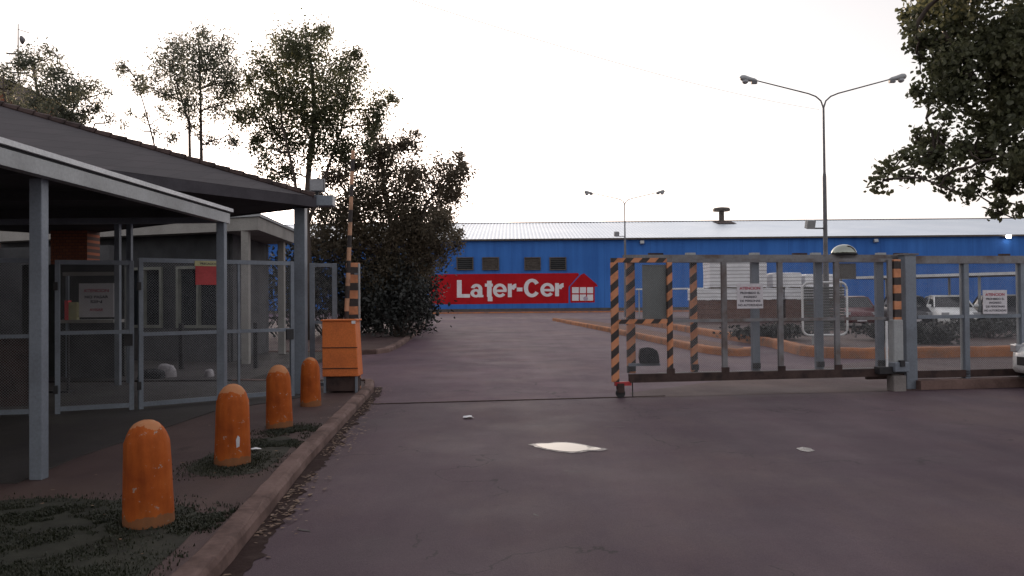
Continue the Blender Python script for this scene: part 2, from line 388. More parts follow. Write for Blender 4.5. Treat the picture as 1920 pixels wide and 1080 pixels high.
vg = MB(); vg.prism([(p[0], p[1]) for p in inner] + [(-40, 15.0), (-40, -2)], -0.02, 0.085); o = vg.build('verge', M['soil']); tag(o, kind='structure')
# yard floor under the gatehouse
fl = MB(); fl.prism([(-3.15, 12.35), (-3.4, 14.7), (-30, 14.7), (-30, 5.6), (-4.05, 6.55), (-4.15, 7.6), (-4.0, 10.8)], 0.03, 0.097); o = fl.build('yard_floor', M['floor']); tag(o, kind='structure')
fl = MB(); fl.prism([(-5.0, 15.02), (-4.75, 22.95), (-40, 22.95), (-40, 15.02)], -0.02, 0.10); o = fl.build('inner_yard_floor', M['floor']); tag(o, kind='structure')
k2 = [(-14, 23.0), (-4.6, 23.0), (-3.95, 23.2), (-3.7, 24.0), (-3.75, 27), (-4.3, 36), (-5.4, 50), (-6.3, 60)]
kerb('kerb', 'dark weathered kerb turning the corner below the trees, left side of the works road', k2, 0.18, 0.15, M['kerb'], 1, 5)
pv = MB(); pv.prism(offset_path(k2, 0.17) + [(-60, 60), (-60, 23.1)], -0.02, 0.12); o = pv.build('pavement', M['soil']); tag(o, kind='structure')

# kerbs and islands right of the works road
ka = [(2.9, 58), (3.3, 53), (4.4, 38), (5.05, 27), (5.35, 22.5), (5.6, 21.5), (5.95, 21.1), (6.35, 21.25), (6.6, 22.0)]
kerb('kerb', 'low orange painted kerb edging the narrow island, seen left of and through the striped gate frame', ka[::-1], 0.24, 0.21, M['kerb_orange'], -1, 6)
isl = MB(); isl.prism([(3.1, 58), (3.5, 53), (4.6, 38), (5.25, 27), (5.55, 22.7), (5.85, 21.6), (6.2, 21.4), (6.5, 22), (6.3, 30), (5.6, 45), (4.5, 58)], -0.02, 0.16); o = isl.build('island_soil', mat('reddish_island_soil', (.14, .066, .045), .9, 0, .35, 1.2, c2=(.075, .045, .04), bmp=.4)); tag(o, kind='structure')
kb = [(7.3, 52), (7.9, 40), (7.9, 30), (8.0, 25), (7.6, 21.2), (7.9, 20.2), (8.8, 19.9), (14, 20.3), (26, 21.5), (40, 23)]
kerb('kerb', 'yellowish orange kerb round the large planted island behind the sliding gate', kb[::-1], 0.3, 0.27, M['kerb_orange'], -1, 7)
isl = MB(); isl.prism([(7.5, 52), (8.1, 40), (8.1, 30), (8.2, 25), (7.8, 21.2), (8.1, 20.4), (8.8, 20.1), (14, 20.5), (26, 21.7), (40, 23.2), (60, 30), (60, 52)], -0.02, 0.13); o = isl.build('island_soil', M['soil']); tag(o, kind='structure')
kc = [(-9.5, 92), (10, 92), (40, 92.5), (80, 93)]
kerb('kerb', 'orange painted kerb running below the blue factory wall', kc, 0.3, 0.15, M['kerb_orange'], 1, 8, 4)
tag(MB().prism([(-9.5, 92.25), (80, 93.25), (80, 103.9), (-9.5, 103.9)], -0.02, 0.11).build('factory_pavement', M['apron']), kind='structure')

gd_r = random.Random(4); gi = resample(k1all[1:8], .05)
outer_ = [(x + .13 + .07 * mnoise(Vector((y * 5, 1, 2))) + .05 * mnoise(Vector((y * 14, 4, 2))) + .07 * mnoise(Vector((y * 1.1, 7, 2))) + .01 * gd_r.random(), y) for x, y in gi]
sheet('gutter_dirt', gi + outer_[::-1], .008, mat('gutter_dirt', (0.036, 0.022, 0.020), .95, 0, .5, 5, c2=(.07, .05, .045), bmp=.6, spec=.1))
# gate track
tr = MB(); a, b = Vector((-2.1, GL(-2.1), 0)), Vector((2.4, GL(2.4), 0))
d = (b - a).normalized(); nn = Vector((-d.y, d.x, 0))
tr.bar(a + Vector((0, 0, .006)), b + Vector((0, 0, .006)), 0.035, 0.022)
tag(tr.build('gate_track', M['rust'], origin=a), 'dark rusty floor rail crossing the drive between the kerb and the gate', 'gate track')

# puddle
m, t, bs = nodes('puddle_water'); bs.inputs['Base Color'].default_value = (0.03, 0.028, 0.028, 1); bs.inputs['Roughness'].default_value = 0.02; bs.inputs['Specular IOR Level'].default_value = 0.34; bs.inputs['IOR'].default_value = 1.33; bump(t, bs, noise(t, objco(t), 6), 0.03, 0.01)
M['water'] = m
M['metalwater'] = m
pc = [(1003, 836), (1012, 834), (1030, 833.5), (1050, 831.5), (1070, 832.5), (1085, 835), (1105, 839), (1131, 843), (1118, 846), (1098, 845.5), (1084, 848.5), (1068, 849), (1040, 846), (1018, 842)]
pts = smooth_path([tuple(G(x, y)[:2]) for x, y in pc] + [tuple(G(*pc[0])[:2])], 2)[:-1]
o = sheet('puddle', pts, 0.012, M['water'])
cx_ = sum(p[0] for p in pts) / len(pts); cy_ = sum(p[1] for p in pts) / len(pts); rr_ = random.Random(2)
sheet('damp_rim', [(cx_ + (x - cx_) * (1.12 + .10 * rr_.random()) , cy_ + (y - cy_) * (1.16 + .14 * rr_.random())) for x, y in pts], .010, mat('damp_rim', (.05, .036, .042), .35, bmp=.2))
pts = [tuple(G(x, y)[:2]) for x, y in [(1492, 842), (1505, 839.5), (1520, 842), (1528, 847), (1515, 849), (1500, 846)]]
sheet('damp_patch', pts, 0.009, mat('damp_asphalt', (0.13, 0.11, 0.11), 0.22, bmp=0))

tar = mat('tar_filler', (.018, .014, .015), .5, bmp=0)
for i, (x0, x1, y) in enumerate(((985, 1022, 798.5), (1130, 1172, 800), (1088, 1100, 799), (1058, 1090, 884), (560, 582, 995), (1000, 1010, 966))):
    a, b = G(x0, y), G(x1, y + (1 if i < 3 else 3)); n = 8; tp = [tuple(a.lerp(b, k / n)[:2]) for k in range(n + 1)]; w = .012 if i < 4 else .02
    sheet('road_crack', [(x, y_ + w * (.5 + abs(mnoise(Vector((x * 30, i, 0))))) ) for x, y_ in tp] + [(x, y_ - w * (.5 + abs(mnoise(Vector((x * 30, i, 5)))))) for x, y_ in tp[::-1]], .008, tar)

# ------------------------------------------------------------------ factory
WY = 104.0
def W(px, py): return P(px, py, WY)
def blue_wall():
    m, t, bs = nodes('blue_painted_wall'); co = objco(t)
    a = ramp(t, noise(t, co, 0.12, 6), [(0.3, (0.034, 0.135, 0.43)), (0.55, (0.044, 0.165, 0.50)), (0.75, (0.058, 0.19, 0.54))])
    st = ramp(t, noise(t, objco(t, (1.2, 1, 0.08)), 1.0, 4), [(0.4, (1, 1, 1)), (0.75, (0.66, 0.69, 0.76))])
    a = mixc(t, 0.9, a, mixc(t, 1, a, st, 'MULTIPLY'))
    sp = N(t, 'ShaderNodeSeparateXYZ'); t.links.new(co, sp.inputs[0])
    j = mth(t, 'LESS_THAN', mth(t, 'FRACT', mth(t, 'DIVIDE', mth(t, 'ADD', sp.outputs[0], 600), 6.0)), 0.008)
    a = mixc(t, mth(t, 'MULTIPLY', j, 0.5), a, (0.015, 0.05, 0.17))
    t.links.new(a, bs.inputs['Base Color']); bs.inputs['Roughness'].default_value = 0.8; bs.inputs['Specular IOR Level'].default_value = 0.25
    bump(t, bs, noise(t, co, 3), 0.1, 0.02); return m
def corrugated():
    m, t, bs = nodes('corrugated_roofing'); co = objco(t); sp = N(t, 'ShaderNodeSeparateXYZ'); t.links.new(co, sp.inputs[0])
    a = ramp(t, noise(t, co, 0.12), [(0.3, (0.68, 0.76, 0.84)), (0.7, (0.86, 0.92, 0.97))])
    wv = mth(t, 'SINE', mth(t, 'MULTIPLY', sp.outputs[0], 2 * math.pi / 0.5))
    st = ramp(t, mth(t, 'ADD', mth(t, 'MULTIPLY', wv, 0.5), 0.5), [(0.05, (0.62, 0.62, 0.62)), (0.4, (1, 1, 1))])
    a = mixc(t, 0.5, a, mixc(t, 1, a, st, 'MULTIPLY'))
    t.links.new(a, bs.inputs['Base Color']); bs.inputs['Roughness'].default_value = 0.35; bs.inputs['Metallic'].default_value = 0.6
    bump(t, bs, wv, 0.4, 0.05); return m
fac = empty('factory', (0, WY, 0), 'long blue factory hall with pale corrugated roof across the end of the works road', 'factory')
EZ = 9.35; X0, X1 = -75, 130; RYD, RZ = 22.0, 13.55
MB().box(((X0 + X1) / 2, WY + RYD, EZ / 2), (X1 - X0, RYD * 2, EZ)).build('wall', blue_wall(), fac)
rf = MB(); ys = WY - 0.35
def roofz(y): return EZ + (RZ - EZ) * (y - WY) / RYD
n = 410; vs = []
for i in range(n * 2 + 1):
    x = X0 - .5 + (X1 - X0 + 1) * i / (n * 2); dz = 0.03 * (1 if i % 2 else -1)
    vs += [(x, ys, roofz(ys) + 0.12 + dz), (x, WY + RYD, RZ + 0.12 + dz), (x, WY + 2 * RYD, EZ + 0.12 + dz)]
fs = []
for i in range(n * 2):
    fs += [(3 * i, 3 * i + 3, 3 * i + 4, 3 * i + 1), (3 * i + 1, 3 * i + 4, 3 * i + 5, 3 * i + 2)]
rf.add(vs, fs); roof = rf.build('roof', corrugated(), fac)
MB().bar((X0, ys - .06, EZ - .02), (X1, ys - .06, EZ - .02), 0.18, 0.22).build('gutter', M['louvre'], fac)
MB().bar((X0, WY + RYD, RZ + .16), (X1, WY + RYD, RZ + .16), 0.5, 0.08).build('ridge_cap', M['rust'], fac)
MB().box(((X0 + X1) / 2, WY - .1, .2), (X1 - X0, .18, .42)).build('plinth', M['louvre'], fac)
gb = MB()
for s_ in (X0 + .01, X1 - .01): MB().add([(s_, WY, EZ), (s_, WY + 2 * RYD, EZ), (s_, WY + RYD, RZ + .05)], [(0, 1, 2)]).build('gable', M['louvre'], fac)
for (a, b) in ((857, 887), (905, 935), (984, 1013), (1031, 1061)):
    p, q = W(a, 483.5), W(b, 505.5); cx, w = (p.x + q.x) / 2, q.x - p.x; cz, h = (p.z + q.z) / 2, p.z - q.z
    fr = MB(); fw = .14
    fr.box((cx - w / 2, WY - .1, cz), (fw, .22, h + fw)); fr.box((cx + w / 2, WY - .1, cz), (fw, .22, h + fw))
    fr.box((cx, WY - .1, cz + h / 2), (w - fw, .22, fw)); fr.box((cx, WY - .1, cz - h / 2), (w - fw, .22, fw))
    wdw = fr.build('window', M['louvre'], fac)
    lv = MB(); nl = 6
    lv.box((cx, WY - .02, cz), (w - fw, .03, h - fw))
    for k in range(nl): lv.box((cx, WY - .09, cz - h / 2 + (k + .6) * h / nl), (w - fw, .1, .05), 0, R(35))
    lv.build('louvre', M['glass'] if a in (857, 1031) else M['louvre'], wdw)
# painted mural: red band, lettering, little house
red = mat('mural_red', (0.42, 0.012, 0.018), 0.8, 0, 0.15, 0.6, bmp=0, spec=0.12)
white = mat('mural_white', (0.72, 0.70, 0.72), 0.65, 0, 0.12, 1.2, bmp=0)
def decal(poly, off, name, m, parent):
    """painted area; poly in photo points on the wall plane, read once into metres"""
    q = [W(x, y) for x, y in poly]; mb = MB(); k = len(q)
    mb.add([(v.x, WY - off, v.z) for v in q] + [(v.x, WY - .001, v.z) for v in q],
           [tuple(range(k)), tuple(range(2 * k - 1, k - 1, -1))] + [(i, k + i, k + (i + 1) % k, (i + 1) % k) for i in range(k)])
    return mb.build(name, m, parent)
band = decal([(805, 514.5), (805, 571), (1066, 568.5), (1066, 538), (1086, 515.5), (1084, 512)], 0.012, 'mural_band', red, fac)
house = decal([(1095, 512.5), (1089, 515), (1069, 537), (1069.5, 567.5), (1115, 567), (1115, 537.5), (1121, 537), (1118, 532)], 0.012, 'mural_house', red, fac)
for (x0, x1) in ((1072.6, 1085.2), (1087.2, 1098.8), (1100.8, 1112)):
    for (y0, y1) in ((538.5, 549.8), (552.2, 563.7)):
        decal([(x0, y0), (x0, y1), (x1, y1), (x1, y0)], 0.02, 'mural_pane', white, house)
k0 = W(1098, 560); mb = MB(); mb.lathe((k0.x, WY - .028, k0.z), [(0.30, 0), (0.30, .006)], 20, 'Y'); mb.build('mural_emblem', mat('mural_mauve', (0.42, 0.33, 0.42), .6, bmp=0), house)
lt_ = MB(); lay_ = [0]
def quad_strip(pairs):
    """painted strokes, each a hair prouder than the last so none share a plane"""
    lay_[0] += 1; off = .018 + .002 * (lay_[0] % 9); v = []
    for a, b in pairs:
        for c in (a, b): q = W(*c); v.append((q.x, WY - off, q.z))
    lt_.add(v, [(2 * k, 2 * k + 1, 2 * k + 3, 2 * k + 2) for k in range(len(pairs) - 1)])
def blk(x0, y0, x1, y1): quad_strip([((x0, y0), (x0, y1)), ((x1, y0), (x1, y1))])
def arc(cx, cy, rx, ry, w, h, a0, a1, n=26):
    quad_strip([((cx + rx * math.cos(t_), cy - ry * math.sin(t_)), (cx + (rx - w) * math.cos(t_), cy - (ry - h) * math.sin(t_))) for t_ in [R(a0 + (a1 - a0) * k / n) for k in range(n + 1)]])
def let_e(cx, cy): arc(cx, cy, 13.1, 12.9, 6.7, 5.3, -2, 322); blk(cx - 7, cy - 1.6, cx + 12.6, cy + 2.9)
def let_r(x, y0, y1): blk(x, y0, x + 7.4, y1); arc(x + 16, y0 + 12.5, 11.5, 12.6, 7.5, 7.6, 91, 168, 10)
blk(856.8, 525.2, 865.6, 558); blk(865.2, 551.4, 881.3, 558)
arc(893.6, 542, 10.8, 9.8, 7, 5.4, -5, 166); blk(897.3, 541, 904.4, 557.3); blk(903.8, 553, 906.4, 557.3); arc(892.2, 549.8, 10.2, 7.9, 6.8, 4.6, 0, 360)
blk(913.2, 526.5, 921.8, 557); blk(909.2, 531.8, 924.2, 537.4); blk(914.6, 556.2, 923.4, 564.8)
let_e(937.2, 544.6); let_r(952.2, 532, 557.2); blk(969, 539.2, 979.6, 546.2)
arc(997.4, 540, 15.2, 17.4, 7.8, 6.3, 33, 327, 34); let_e(1026.3, 543.4); let_r(1040.8, 530.8, 555.4)
lt_.build('mural_lettering', white, band)
# roof vent, wall lamp
vz = P(1353, 417, WY + RYD - 1); vt = MB()
vt.tube([(vz.x, vz.y, RZ - .4), (vz.x, vz.y, RZ + 1.7)], 0.42, 12)
vo = vt.build('vent_pipe', M['louvre'], fac)
MB().lathe((vz.x, vz.y, RZ + 1.55), [(0.5, 0), (1.3, .02), (1.35, .25), (1.2, .5), (0.4, .62)], 16).build('vent_cowl', M['louvre'], vo)
MB().box((vz.x - .2, WY + RYD - 3.4, roofz(WY + RYD - 3.4) + .22), (2.8, 3.2, .08), 0, math.atan((RZ - EZ) / RYD)).build('flashing', M['rust'], fac)
wl = W(1886, 444)
m, t, bs = nodes('lit_lamp'); bs.inputs['Emission Color'].default_value = (1, 0.97, 0.92, 1); bs.inputs['Emission Strength'].default_value = 25
M['lit'] = m
wlr = empty('wall_lamp', (wl.x, WY - .3, wl.z), 'lit white floodlight under the factory eaves at the far right', 'lamp')
MB().box((wl.x, WY - .35, wl.z), (.75, .4, .35)).build('housing', M['lamp_grey'], wlr)
MB().box((wl.x, WY - .6, wl.z - .02), (.62, .08, .3)).build('lens', M['lit'], wlr)
for i, (px, py) in enumerate(((1203, 455), (1640, 452))):
    c = W(px, py); r0 = empty('wall_lamp', (c.x, WY - .2, c.z), ['small unlit floodlight on the blue wall right of the far street lamp', 'small unlit floodlight on the blue wall right of the tall street lamp'][i], 'lamp', 'floodlights on the factory wall')
    MB().box((c.x, WY - .35, c.z), (.5, .35, .4), 0, R(-20)).build('housing', M['galv_light'], r0)
    MB().bar((c.x, WY - .2, c.z), (c.x, WY + .05, c.z + .3), .08, .08).build('bracket', M['dark'], r0)

# ------------------------------------------------------------------ street lamps
def street_lamp(base, fork_z, arm_w, arm_up, label, s=1.0, box_z=None):
    x, y = base; r0 = empty('street_lamp', (x, y, .12), label, 'street lamp', 'twin arm street lamps')
    zl = fork_z
    MB().tube([(x + .0, y, .1), (x, y, zl * .35), (x, y, zl * .37), (x, y, zl * .7), (x, y, zl * .72), (x, y, zl)], [.125 * s, .105 * s, .085 * s, .07 * s, .05 * s, .04 * s], 12).build('pole', M['lamp_grey'], r0)
    for sg in (-1, 1):
        pts = []
        for k in range(9):
            t_ = k / 8; pts.append((x + sg * (arm_w * .16) * (1 - math.cos(t_ * math.pi / 2)) , y, zl + arm_up * .55 * math.sin(t_ * math.pi / 2)))
        ex, ez = pts[-1][0], pts[-1][2]
        pts = [(x, y, zl), (x + sg * arm_w * .03, y, zl + arm_up * .25), (x + sg * arm_w * .09, y, zl + arm_up * .40), (x + sg * arm_w * .18, y, zl + arm_up * .50), (x + sg * arm_w * .8, y, zl + arm_up * .95)]
        MB().tube(pts, [.035 * s, .032 * s, .03 * s, .028 * s, .024 * s], 8).build('arm', M['lamp_grey'], r0)
        hx, hz = x + sg * arm_w * .8, zl + arm_up * .95; dx = arm_w * .2
        hd = MB(); rings = [(0, .035), (.15, .075), (.35, .085), (.5, .10), (.75, .125), (.92, .10), (1.0, .03)]
        hd.tube([(hx + sg * dx * 1.05 * a, y, hz + arm_up * .12 * a) for a, _ in rings], [r_ * s for _, r_ in rings], 10)
        h_ = hd.build('lamp_head', M['galv_light'], r0, smooth=True)
        bx = MB(); bx.lathe((hx + sg * dx * .72, y, hz + arm_up * .09 - .12 * s), [(.05 * s, -.10 * s), (.11 * s, -.06 * s), (.13 * s, .03 * s)], 12); bx.build('lamp_glass', M['lamp_glass'], h_, smooth=True)
        MB().box((hx + sg * dx * .18, y, hz - .07 * s), (.22 * s, .13 * s, .10 * s)).build('ballast_box', M['lamp_grey'], h_)
    if box_z:
        MB().bar((x, y, box_z), (x - .5 * s, y, box_z), .05, .05).build('bracket', M['dark'], r0)
        MB().box((x - .58 * s, y, box_z + .16 * s), (.34 * s, .22, .34 * s), R(10), R(15)).build('floodlight', M['galv_light'], r0, bevel=.02)
    return r0
L1 = P(1549, 480, 30.9); Lf = P(1541, 203, 30.9)
street_lamp((L1.x - .02, 30.9), Lf.z, 3.2, 1.15, 'tall grey street lamp with two arms, rising behind the sliding gate', 1.0, P(1545, 428, 30.9).z)
L2 = P(1172, 460, 64); L2f = P(1170, 384, 64)
street_lamp((L2.x, 64), L2f.z, 3.2, 1.0, 'distant thin street lamp with two arms, left of the tall one', 1.15, P(1172, 443, 64).z)

# overhead cable
c0, c1 = P(560, -70, 13.0), Vector((Lf.x - .1, 30.9, Lf.z - .05)); pts = []
for k in range(41):
    t_ = k / 40; p = c0.lerp(c1, t_); p.z -= 0.55 * 4 * t_ * (1 - t_) * .5; pts.append(p)
tag(MB().tube(pts, 0.006, 5).build('overhead_cable', M['galv_light'], origin=c1), 'thin pale cable crossing the sky down to the tall street lamp', 'cable')

# ------------------------------------------------------------------ trees
def leaves_mesh(name, cents, ll, lw, rng, mat_, parent, droop=0.35):
    n = len(cents); c = np.array(cents)
    a = rng.normal(size=(n, 3)); a[:, 2] -= droop; a /= np.linalg.norm(a, axis=1)[:, None]
    b = np.cross(a, rng.normal(size=(n, 3))); b /= np.linalg.norm(b, axis=1)[:, None]; nn_ = np.cross(a, b)
    L = (ll * rng.uniform(.6, 1.25, n))[:, None]; Wd = (lw * rng.uniform(.6, 1.25, n))[:, None]
    v = np.empty((n, 6, 3))
    v[:, 0] = c - a * L * .5; v[:, 1] = c - a * L * .12 + b * Wd * .5 + nn_ * L * .06; v[:, 2] = c + a * L * .22 + b * Wd * .38 + nn_ * L * .05
    v[:, 3] = c + a * L * .55; v[:, 4] = c + a * L * .22 - b * Wd * .38 + nn_ * L * .05; v[:, 5] = c - a * L * .12 - b * Wd * .5 + nn_ * L * .06
    me = bpy.data.meshes.new(name); me.vertices.add(n * 6); me.vertices.foreach_set('co', v.reshape(-1))
    idx = np.arange(n) * 6
    q = np.stack([idx, idx + 1, idx + 2, idx + 3, idx, idx + 3, idx + 4, idx + 5], 1).reshape(-1)
    me.loops.add(n * 8); me.loops.foreach_set('vertex_index', q.astype(np.int32))
    me.polygons.add(n * 2); me.polygons.foreach_set('loop_start', (np.arange(n * 2) * 4).astype(np.int32)); me.polygons.foreach_set('loop_total', np.full(n * 2, 4, dtype=np.int32))
    me.update(calc_edges=True); me.validate()
    return link_mesh(me, name, mat_, parent)
def wobble(a, b, rnd, amp, n=5):
    a, b = Vector(a), Vector(b); L = (b - a).length; out = [a]
    for k in range(1, n):
        p = a.lerp(b, k / n); out.append(p + Vector((rnd.uniform(-1, 1), rnd.uniform(-1, 1), rnd.uniform(-.6, .6))) * amp * L)
    out.append(b); return out
def tree(name, label, cat, base, stems, blobs, Y, dens, ll, lw, lm, seed, group=None, depth=1.0, trunk_r=.15, spread=1.0, clumps=16, sig=.30):
    """stems: list of polylines (world points); blobs: (px, py, radius px) measured on the photo, at depth Y"""
    rnd = random.Random(seed); rng = np.random.default_rng(seed)
    r0 = empty(name, base, label, cat, group); wood = MB(); skel = []
    for st, r_ in stems:
        n = len(st); wood.tube(st, [r_ * (1 - .75 * i / (n - 1)) for i in range(n)], 9)
        for a, b in zip(st[:-1], st[1:]):
            for k in range(6): skel.append((Vector(a).lerp(Vector(b), k / 6), r_ * .4))
    cents = []; mp = Y / FPX
    for (px, py, r) in blobs:
        Yb = Y + rnd.uniform(-1, 1) * depth; c = P(px, py, Yb); rr = max(r * mp, .24)
        # limb from the skeleton, from below where possible
        best = min(skel, key=lambda s_: (s_[0] - c).length + max(0, s_[0].z - c.z + .3) * 3)[0]
        L = (c - best).length; pl = wobble(best, c, rnd, .05, 6)
        wood.tube(pl, [max(.012, .03 * rr + .014 * L * (1 - i / 6) + .006) for i in range(7)], 6)
        for p in pl[2:]: skel.append((p, .02))
        nc = max(4, int(clumps * (rr / .9) ** 1.5)); nl = max(14, int(dens * (rr / mp) ** 2 * (.45 if r * mp < .24 else 1)))
        cs = []
        for _ in range(nc):
            v = Vector(rng.normal(size=3)); v.normalize(); v *= rr * spread * rnd.uniform(.25, 1.0) ** .6; q = c + Vector((v.x, v.y, v.z * .92)); cs.append(q)
            wood.tube(wobble(c, q, rnd, .08, 3), [.014, .010, .008, .005], 4, cap=False)
        wts = rng.uniform(.3, 1.4, nc); wts /= wts.sum()
        for q, w_ in zip(cs, wts):
            k = int(nl * w_) + 1; pp = rng.normal(size=(k, 3)) * rr * sig + np.array(q); cents += pp.tolist()
    wood.build('trunk', M['bark'], r0, smooth=True)
    leaves_mesh('crown', cents, ll, lw, rng, lm, r0)
    return r0, len(cents)

cnt = []
Y3 = 30
b3 = [(573, 87, 45), (488, 122, 28), (540, 100, 42), (658, 127, 36), (714, 200, 28), (588, 160, 58), (525, 172, 48), (570, 222, 50), (507, 240, 36), (620, 232, 42), (699, 232, 30), (551, 268, 34), (500, 312, 24), (640, 175, 40), (470, 160, 16), (600, 70, 22), (572, 62, 12), (676, 108, 16), (735, 190, 12), (480, 200, 28), (455, 225, 20), (640, 280, 34), (590, 290, 30), (675, 265, 24), (470, 270, 20), (540, 320, 24), (520, 345, 18)]
bp = P(577, 600, Y3); bp.z = .1
cnt.append(tree('leafy_tree', 'tallest dark leafy tree, rising behind the right end of the gatehouse roof', 'tree', bp,
     [([bp, P(578, 500, Y3), P(574, 400, Y3), P(580, 300, Y3), P(590, 220, Y3), P(585, 130, Y3), P(575, 80, Y3)], .16),
      ([P(578, 520, Y3), P(560, 400, Y3 - .4), P(552, 330, Y3 - .5), P(530, 240, Y3 - .5), P(520, 150, Y3)], .09),
      ([P(577, 420, Y3), P(610, 330, Y3 + .3), P(640, 240, Y3), P(655, 150, Y3)], .08)], b3, Y3, 1.15, .12, .058, M['leaf'], 11, 'trees behind the gatehouse', 1.3, sig=.36)[1])
Y4 = 33
b4 = [(714, 280, 34), (768, 268, 26), (792, 322, 44), (858, 318, 25), (866, 303, 16), (700, 316, 44), (632, 330, 34), (755, 372, 54), (829, 385, 40), (680, 360, 48), (740, 425, 60), (660, 430, 48), (700, 475, 50), (775, 455, 44), (820, 425, 34), (615, 420, 34), (605, 455, 30), (640, 480, 36), (838, 345, 30), (760, 500, 40), (720, 520, 42), (600, 385, 26), (850, 440, 16), (700, 250, 16), (662, 300, 22), (780, 250, 10), (795, 420, 38), (640, 390, 30), (852, 456, 18), (828, 474, 20), (800, 490, 24), (765, 520, 26), (700, 520, 26)]
bp = P(748, 606, Y4); bp.z = .12
cnt.append(tree('leafy_tree', 'broad low dense tree overhanging the blue wall left of the red mural', 'tree', bp,
     [([bp, P(748, 560, Y4), P(742, 500, Y4), P(735, 430, Y4), P(720, 350, Y4), P(715, 290, Y4)], .2),
      ([P(745, 540, Y4), P(780, 450, Y4 - .3), P(800, 380, Y4), P(845, 330, Y4)], .11),
      ([P(745, 520, Y4), P(690, 450, Y4 + .3), P(660, 380, Y4), P(635, 340, Y4)], .11)], b4, Y4, 1.35, .125, .068, M['leaf_red'], 12, 'trees behind the gatehouse', 1.6)[1])
Y2 = 32
b2 = [(372, 62, 14), (328, 92, 24), (375, 100, 32), (417, 84, 18), (319, 125, 32), (375, 131, 38), (430, 117, 26), (333, 159, 32), (403, 153, 36), (444, 153, 22), (305, 175, 18), (347, 192, 26), (411, 198, 26), (355, 222, 22), (440, 190, 24), (236, 131, 14), (256, 148, 17), (262, 170, 13), (283, 165, 16), (328, 268, 14), (430, 252, 18), (289, 250, 9), (365, 250, 14), (250, 215, 9), (270, 215, 8), (235, 235, 8), (395, 265, 14), (310, 215, 12), (232, 122, 9)]
bp = P(372, 600, Y2); bp.z = .12
cnt.append(tree('leafy_tree', 'slender grey green tree with two thin trunks above the middle of the gatehouse roof', 'tree', bp,
     [([bp, P(370, 450, Y2), P(378, 330, Y2), P(377, 260, Y2), P(376, 180, Y2), P(374, 90, Y2)], .11),
      ([P(368, 450, Y2), P(356, 320, Y2 - .2), P(355, 230, Y2 - .2), P(335, 170, Y2), P(320, 120, Y2)], .08),
      ([P(368, 480, Y2), P(310, 350, Y2), P(290, 275, Y2), P(275, 215, Y2), P(256, 150, Y2), P(238, 125, Y2)], .05)], b2, Y2, 1.2, .12, .05, M['leaf_pale'], 13, 'trees behind the gatehouse', 1.2, sig=.42, spread=1.15)[1])
Y1 = 28
b1 = [(55, 109, 17), (36, 125, 13), (72, 131, 25), (105, 103, 8), (111, 145, 22), (125, 166, 26), (83, 175, 28), (164, 164, 18), (144, 192, 22), (111, 200, 26), (55, 190, 22), (5, 132, 13), (8, 166, 14), (180, 203, 14), (198, 172, 6), (160, 218, 16), (30, 155, 16), (215, 225, 8), (20, 205, 20), (60, 225, 24), (130, 232, 22), (-30, 150, 22), (-40, 200, 26), (75, 95, 8)]
bp = P(75, 600, Y1); bp.z = .12
cnt.append(tree('leafy_tree', 'leftmost sparse tree beside the antenna mast, above the gatehouse roof', 'tree', bp,
     [([bp, P(78, 450, Y1), P(72, 330, Y1), P(80, 240, Y1), P(70, 170, Y1), P(60, 115, Y1)], .12),
      ([P(75, 400, Y1), P(110, 280, Y1), P(135, 210, Y1), P(162, 165, Y1)], .06), ([P(75, 400, Y1), P(30, 280, Y1), P(8, 180, Y1), P(5, 140, Y1)], .06)], b1, Y1, 1.3, .11, .05, M['leaf_pale'], 14, 'trees behind the gatehouse', 1.2, sig=.42, spread=1.1)[1])
Yr = 17
br = [(1760, 32, 52), (1732, 72, 30), (1722, 22, 26), (1800, 60, 58), (1879, 60, 70), (1760, 128, 42), (1733, 165, 20), (1819, 139, 58), (1899, 139, 70), (1787, 182, 42), (1867, 207, 60), (1771, 222, 20), (1839, 239, 44), (1751, 258, 28), (1716, 259, 16), (1742, 290, 26), (1692, 283, 15), (1672, 311, 10), (1657, 338, 6), (1755, 335, 7), (1843, 299, 32), (1891, 287, 44), (1867, 342, 22), (1811, 368, 8), (1879, 378, 16), (1907, 350, 28), (1879, 400, 8), (1822, 318, 16), (1780, 345, 6), (1905, 385, 12), (1770, 300, 16), (1722, 300, 16), (1700, 318, 10), (1800, 268, 22), (1795, 305, 12), (1830, 360, 9), (1725, 120, 14), (1715, 55, 16),
      (1800, -70, 80), (1900, -70, 90), (2000, 60, 90), (2000, 200, 90), (2050, 300, 70), (1965, 330, 46), (2110, 120, 100), (2000, -170, 110), (1850, -200, 90), (2150, -60, 100), (2150, 240, 80), (2090, 390, 50)]
bp = P(2050, 640, Yr); bp.z = 0
cnt.append(tree('leafy_tree', 'large dark tree whose leafy branches hang into the top right corner', 'tree', bp,
     [([bp, P(2048, 480, Yr), P(2040, 330, Yr), P(2020, 180, Yr), P(2000, 20, Yr), P(1990, -160, Yr)], .24),
      ([P(2045, 400, Yr), P(1980, 260, Yr), P(1900, 200, Yr), P(1830, 150, Yr), P(1770, 60, Yr)], .12),
      ([P(2045, 380, Yr), P(1960, 330, Yr), P(1880, 290, Yr), P(1800, 280, Yr), P(1740, 285, Yr), P(1690, 300, Yr), P(1662, 332, Yr)], .045)], br, Yr, .34, .12, .095, M['leaf'], 15, None, 1.3, clumps=12)[1])

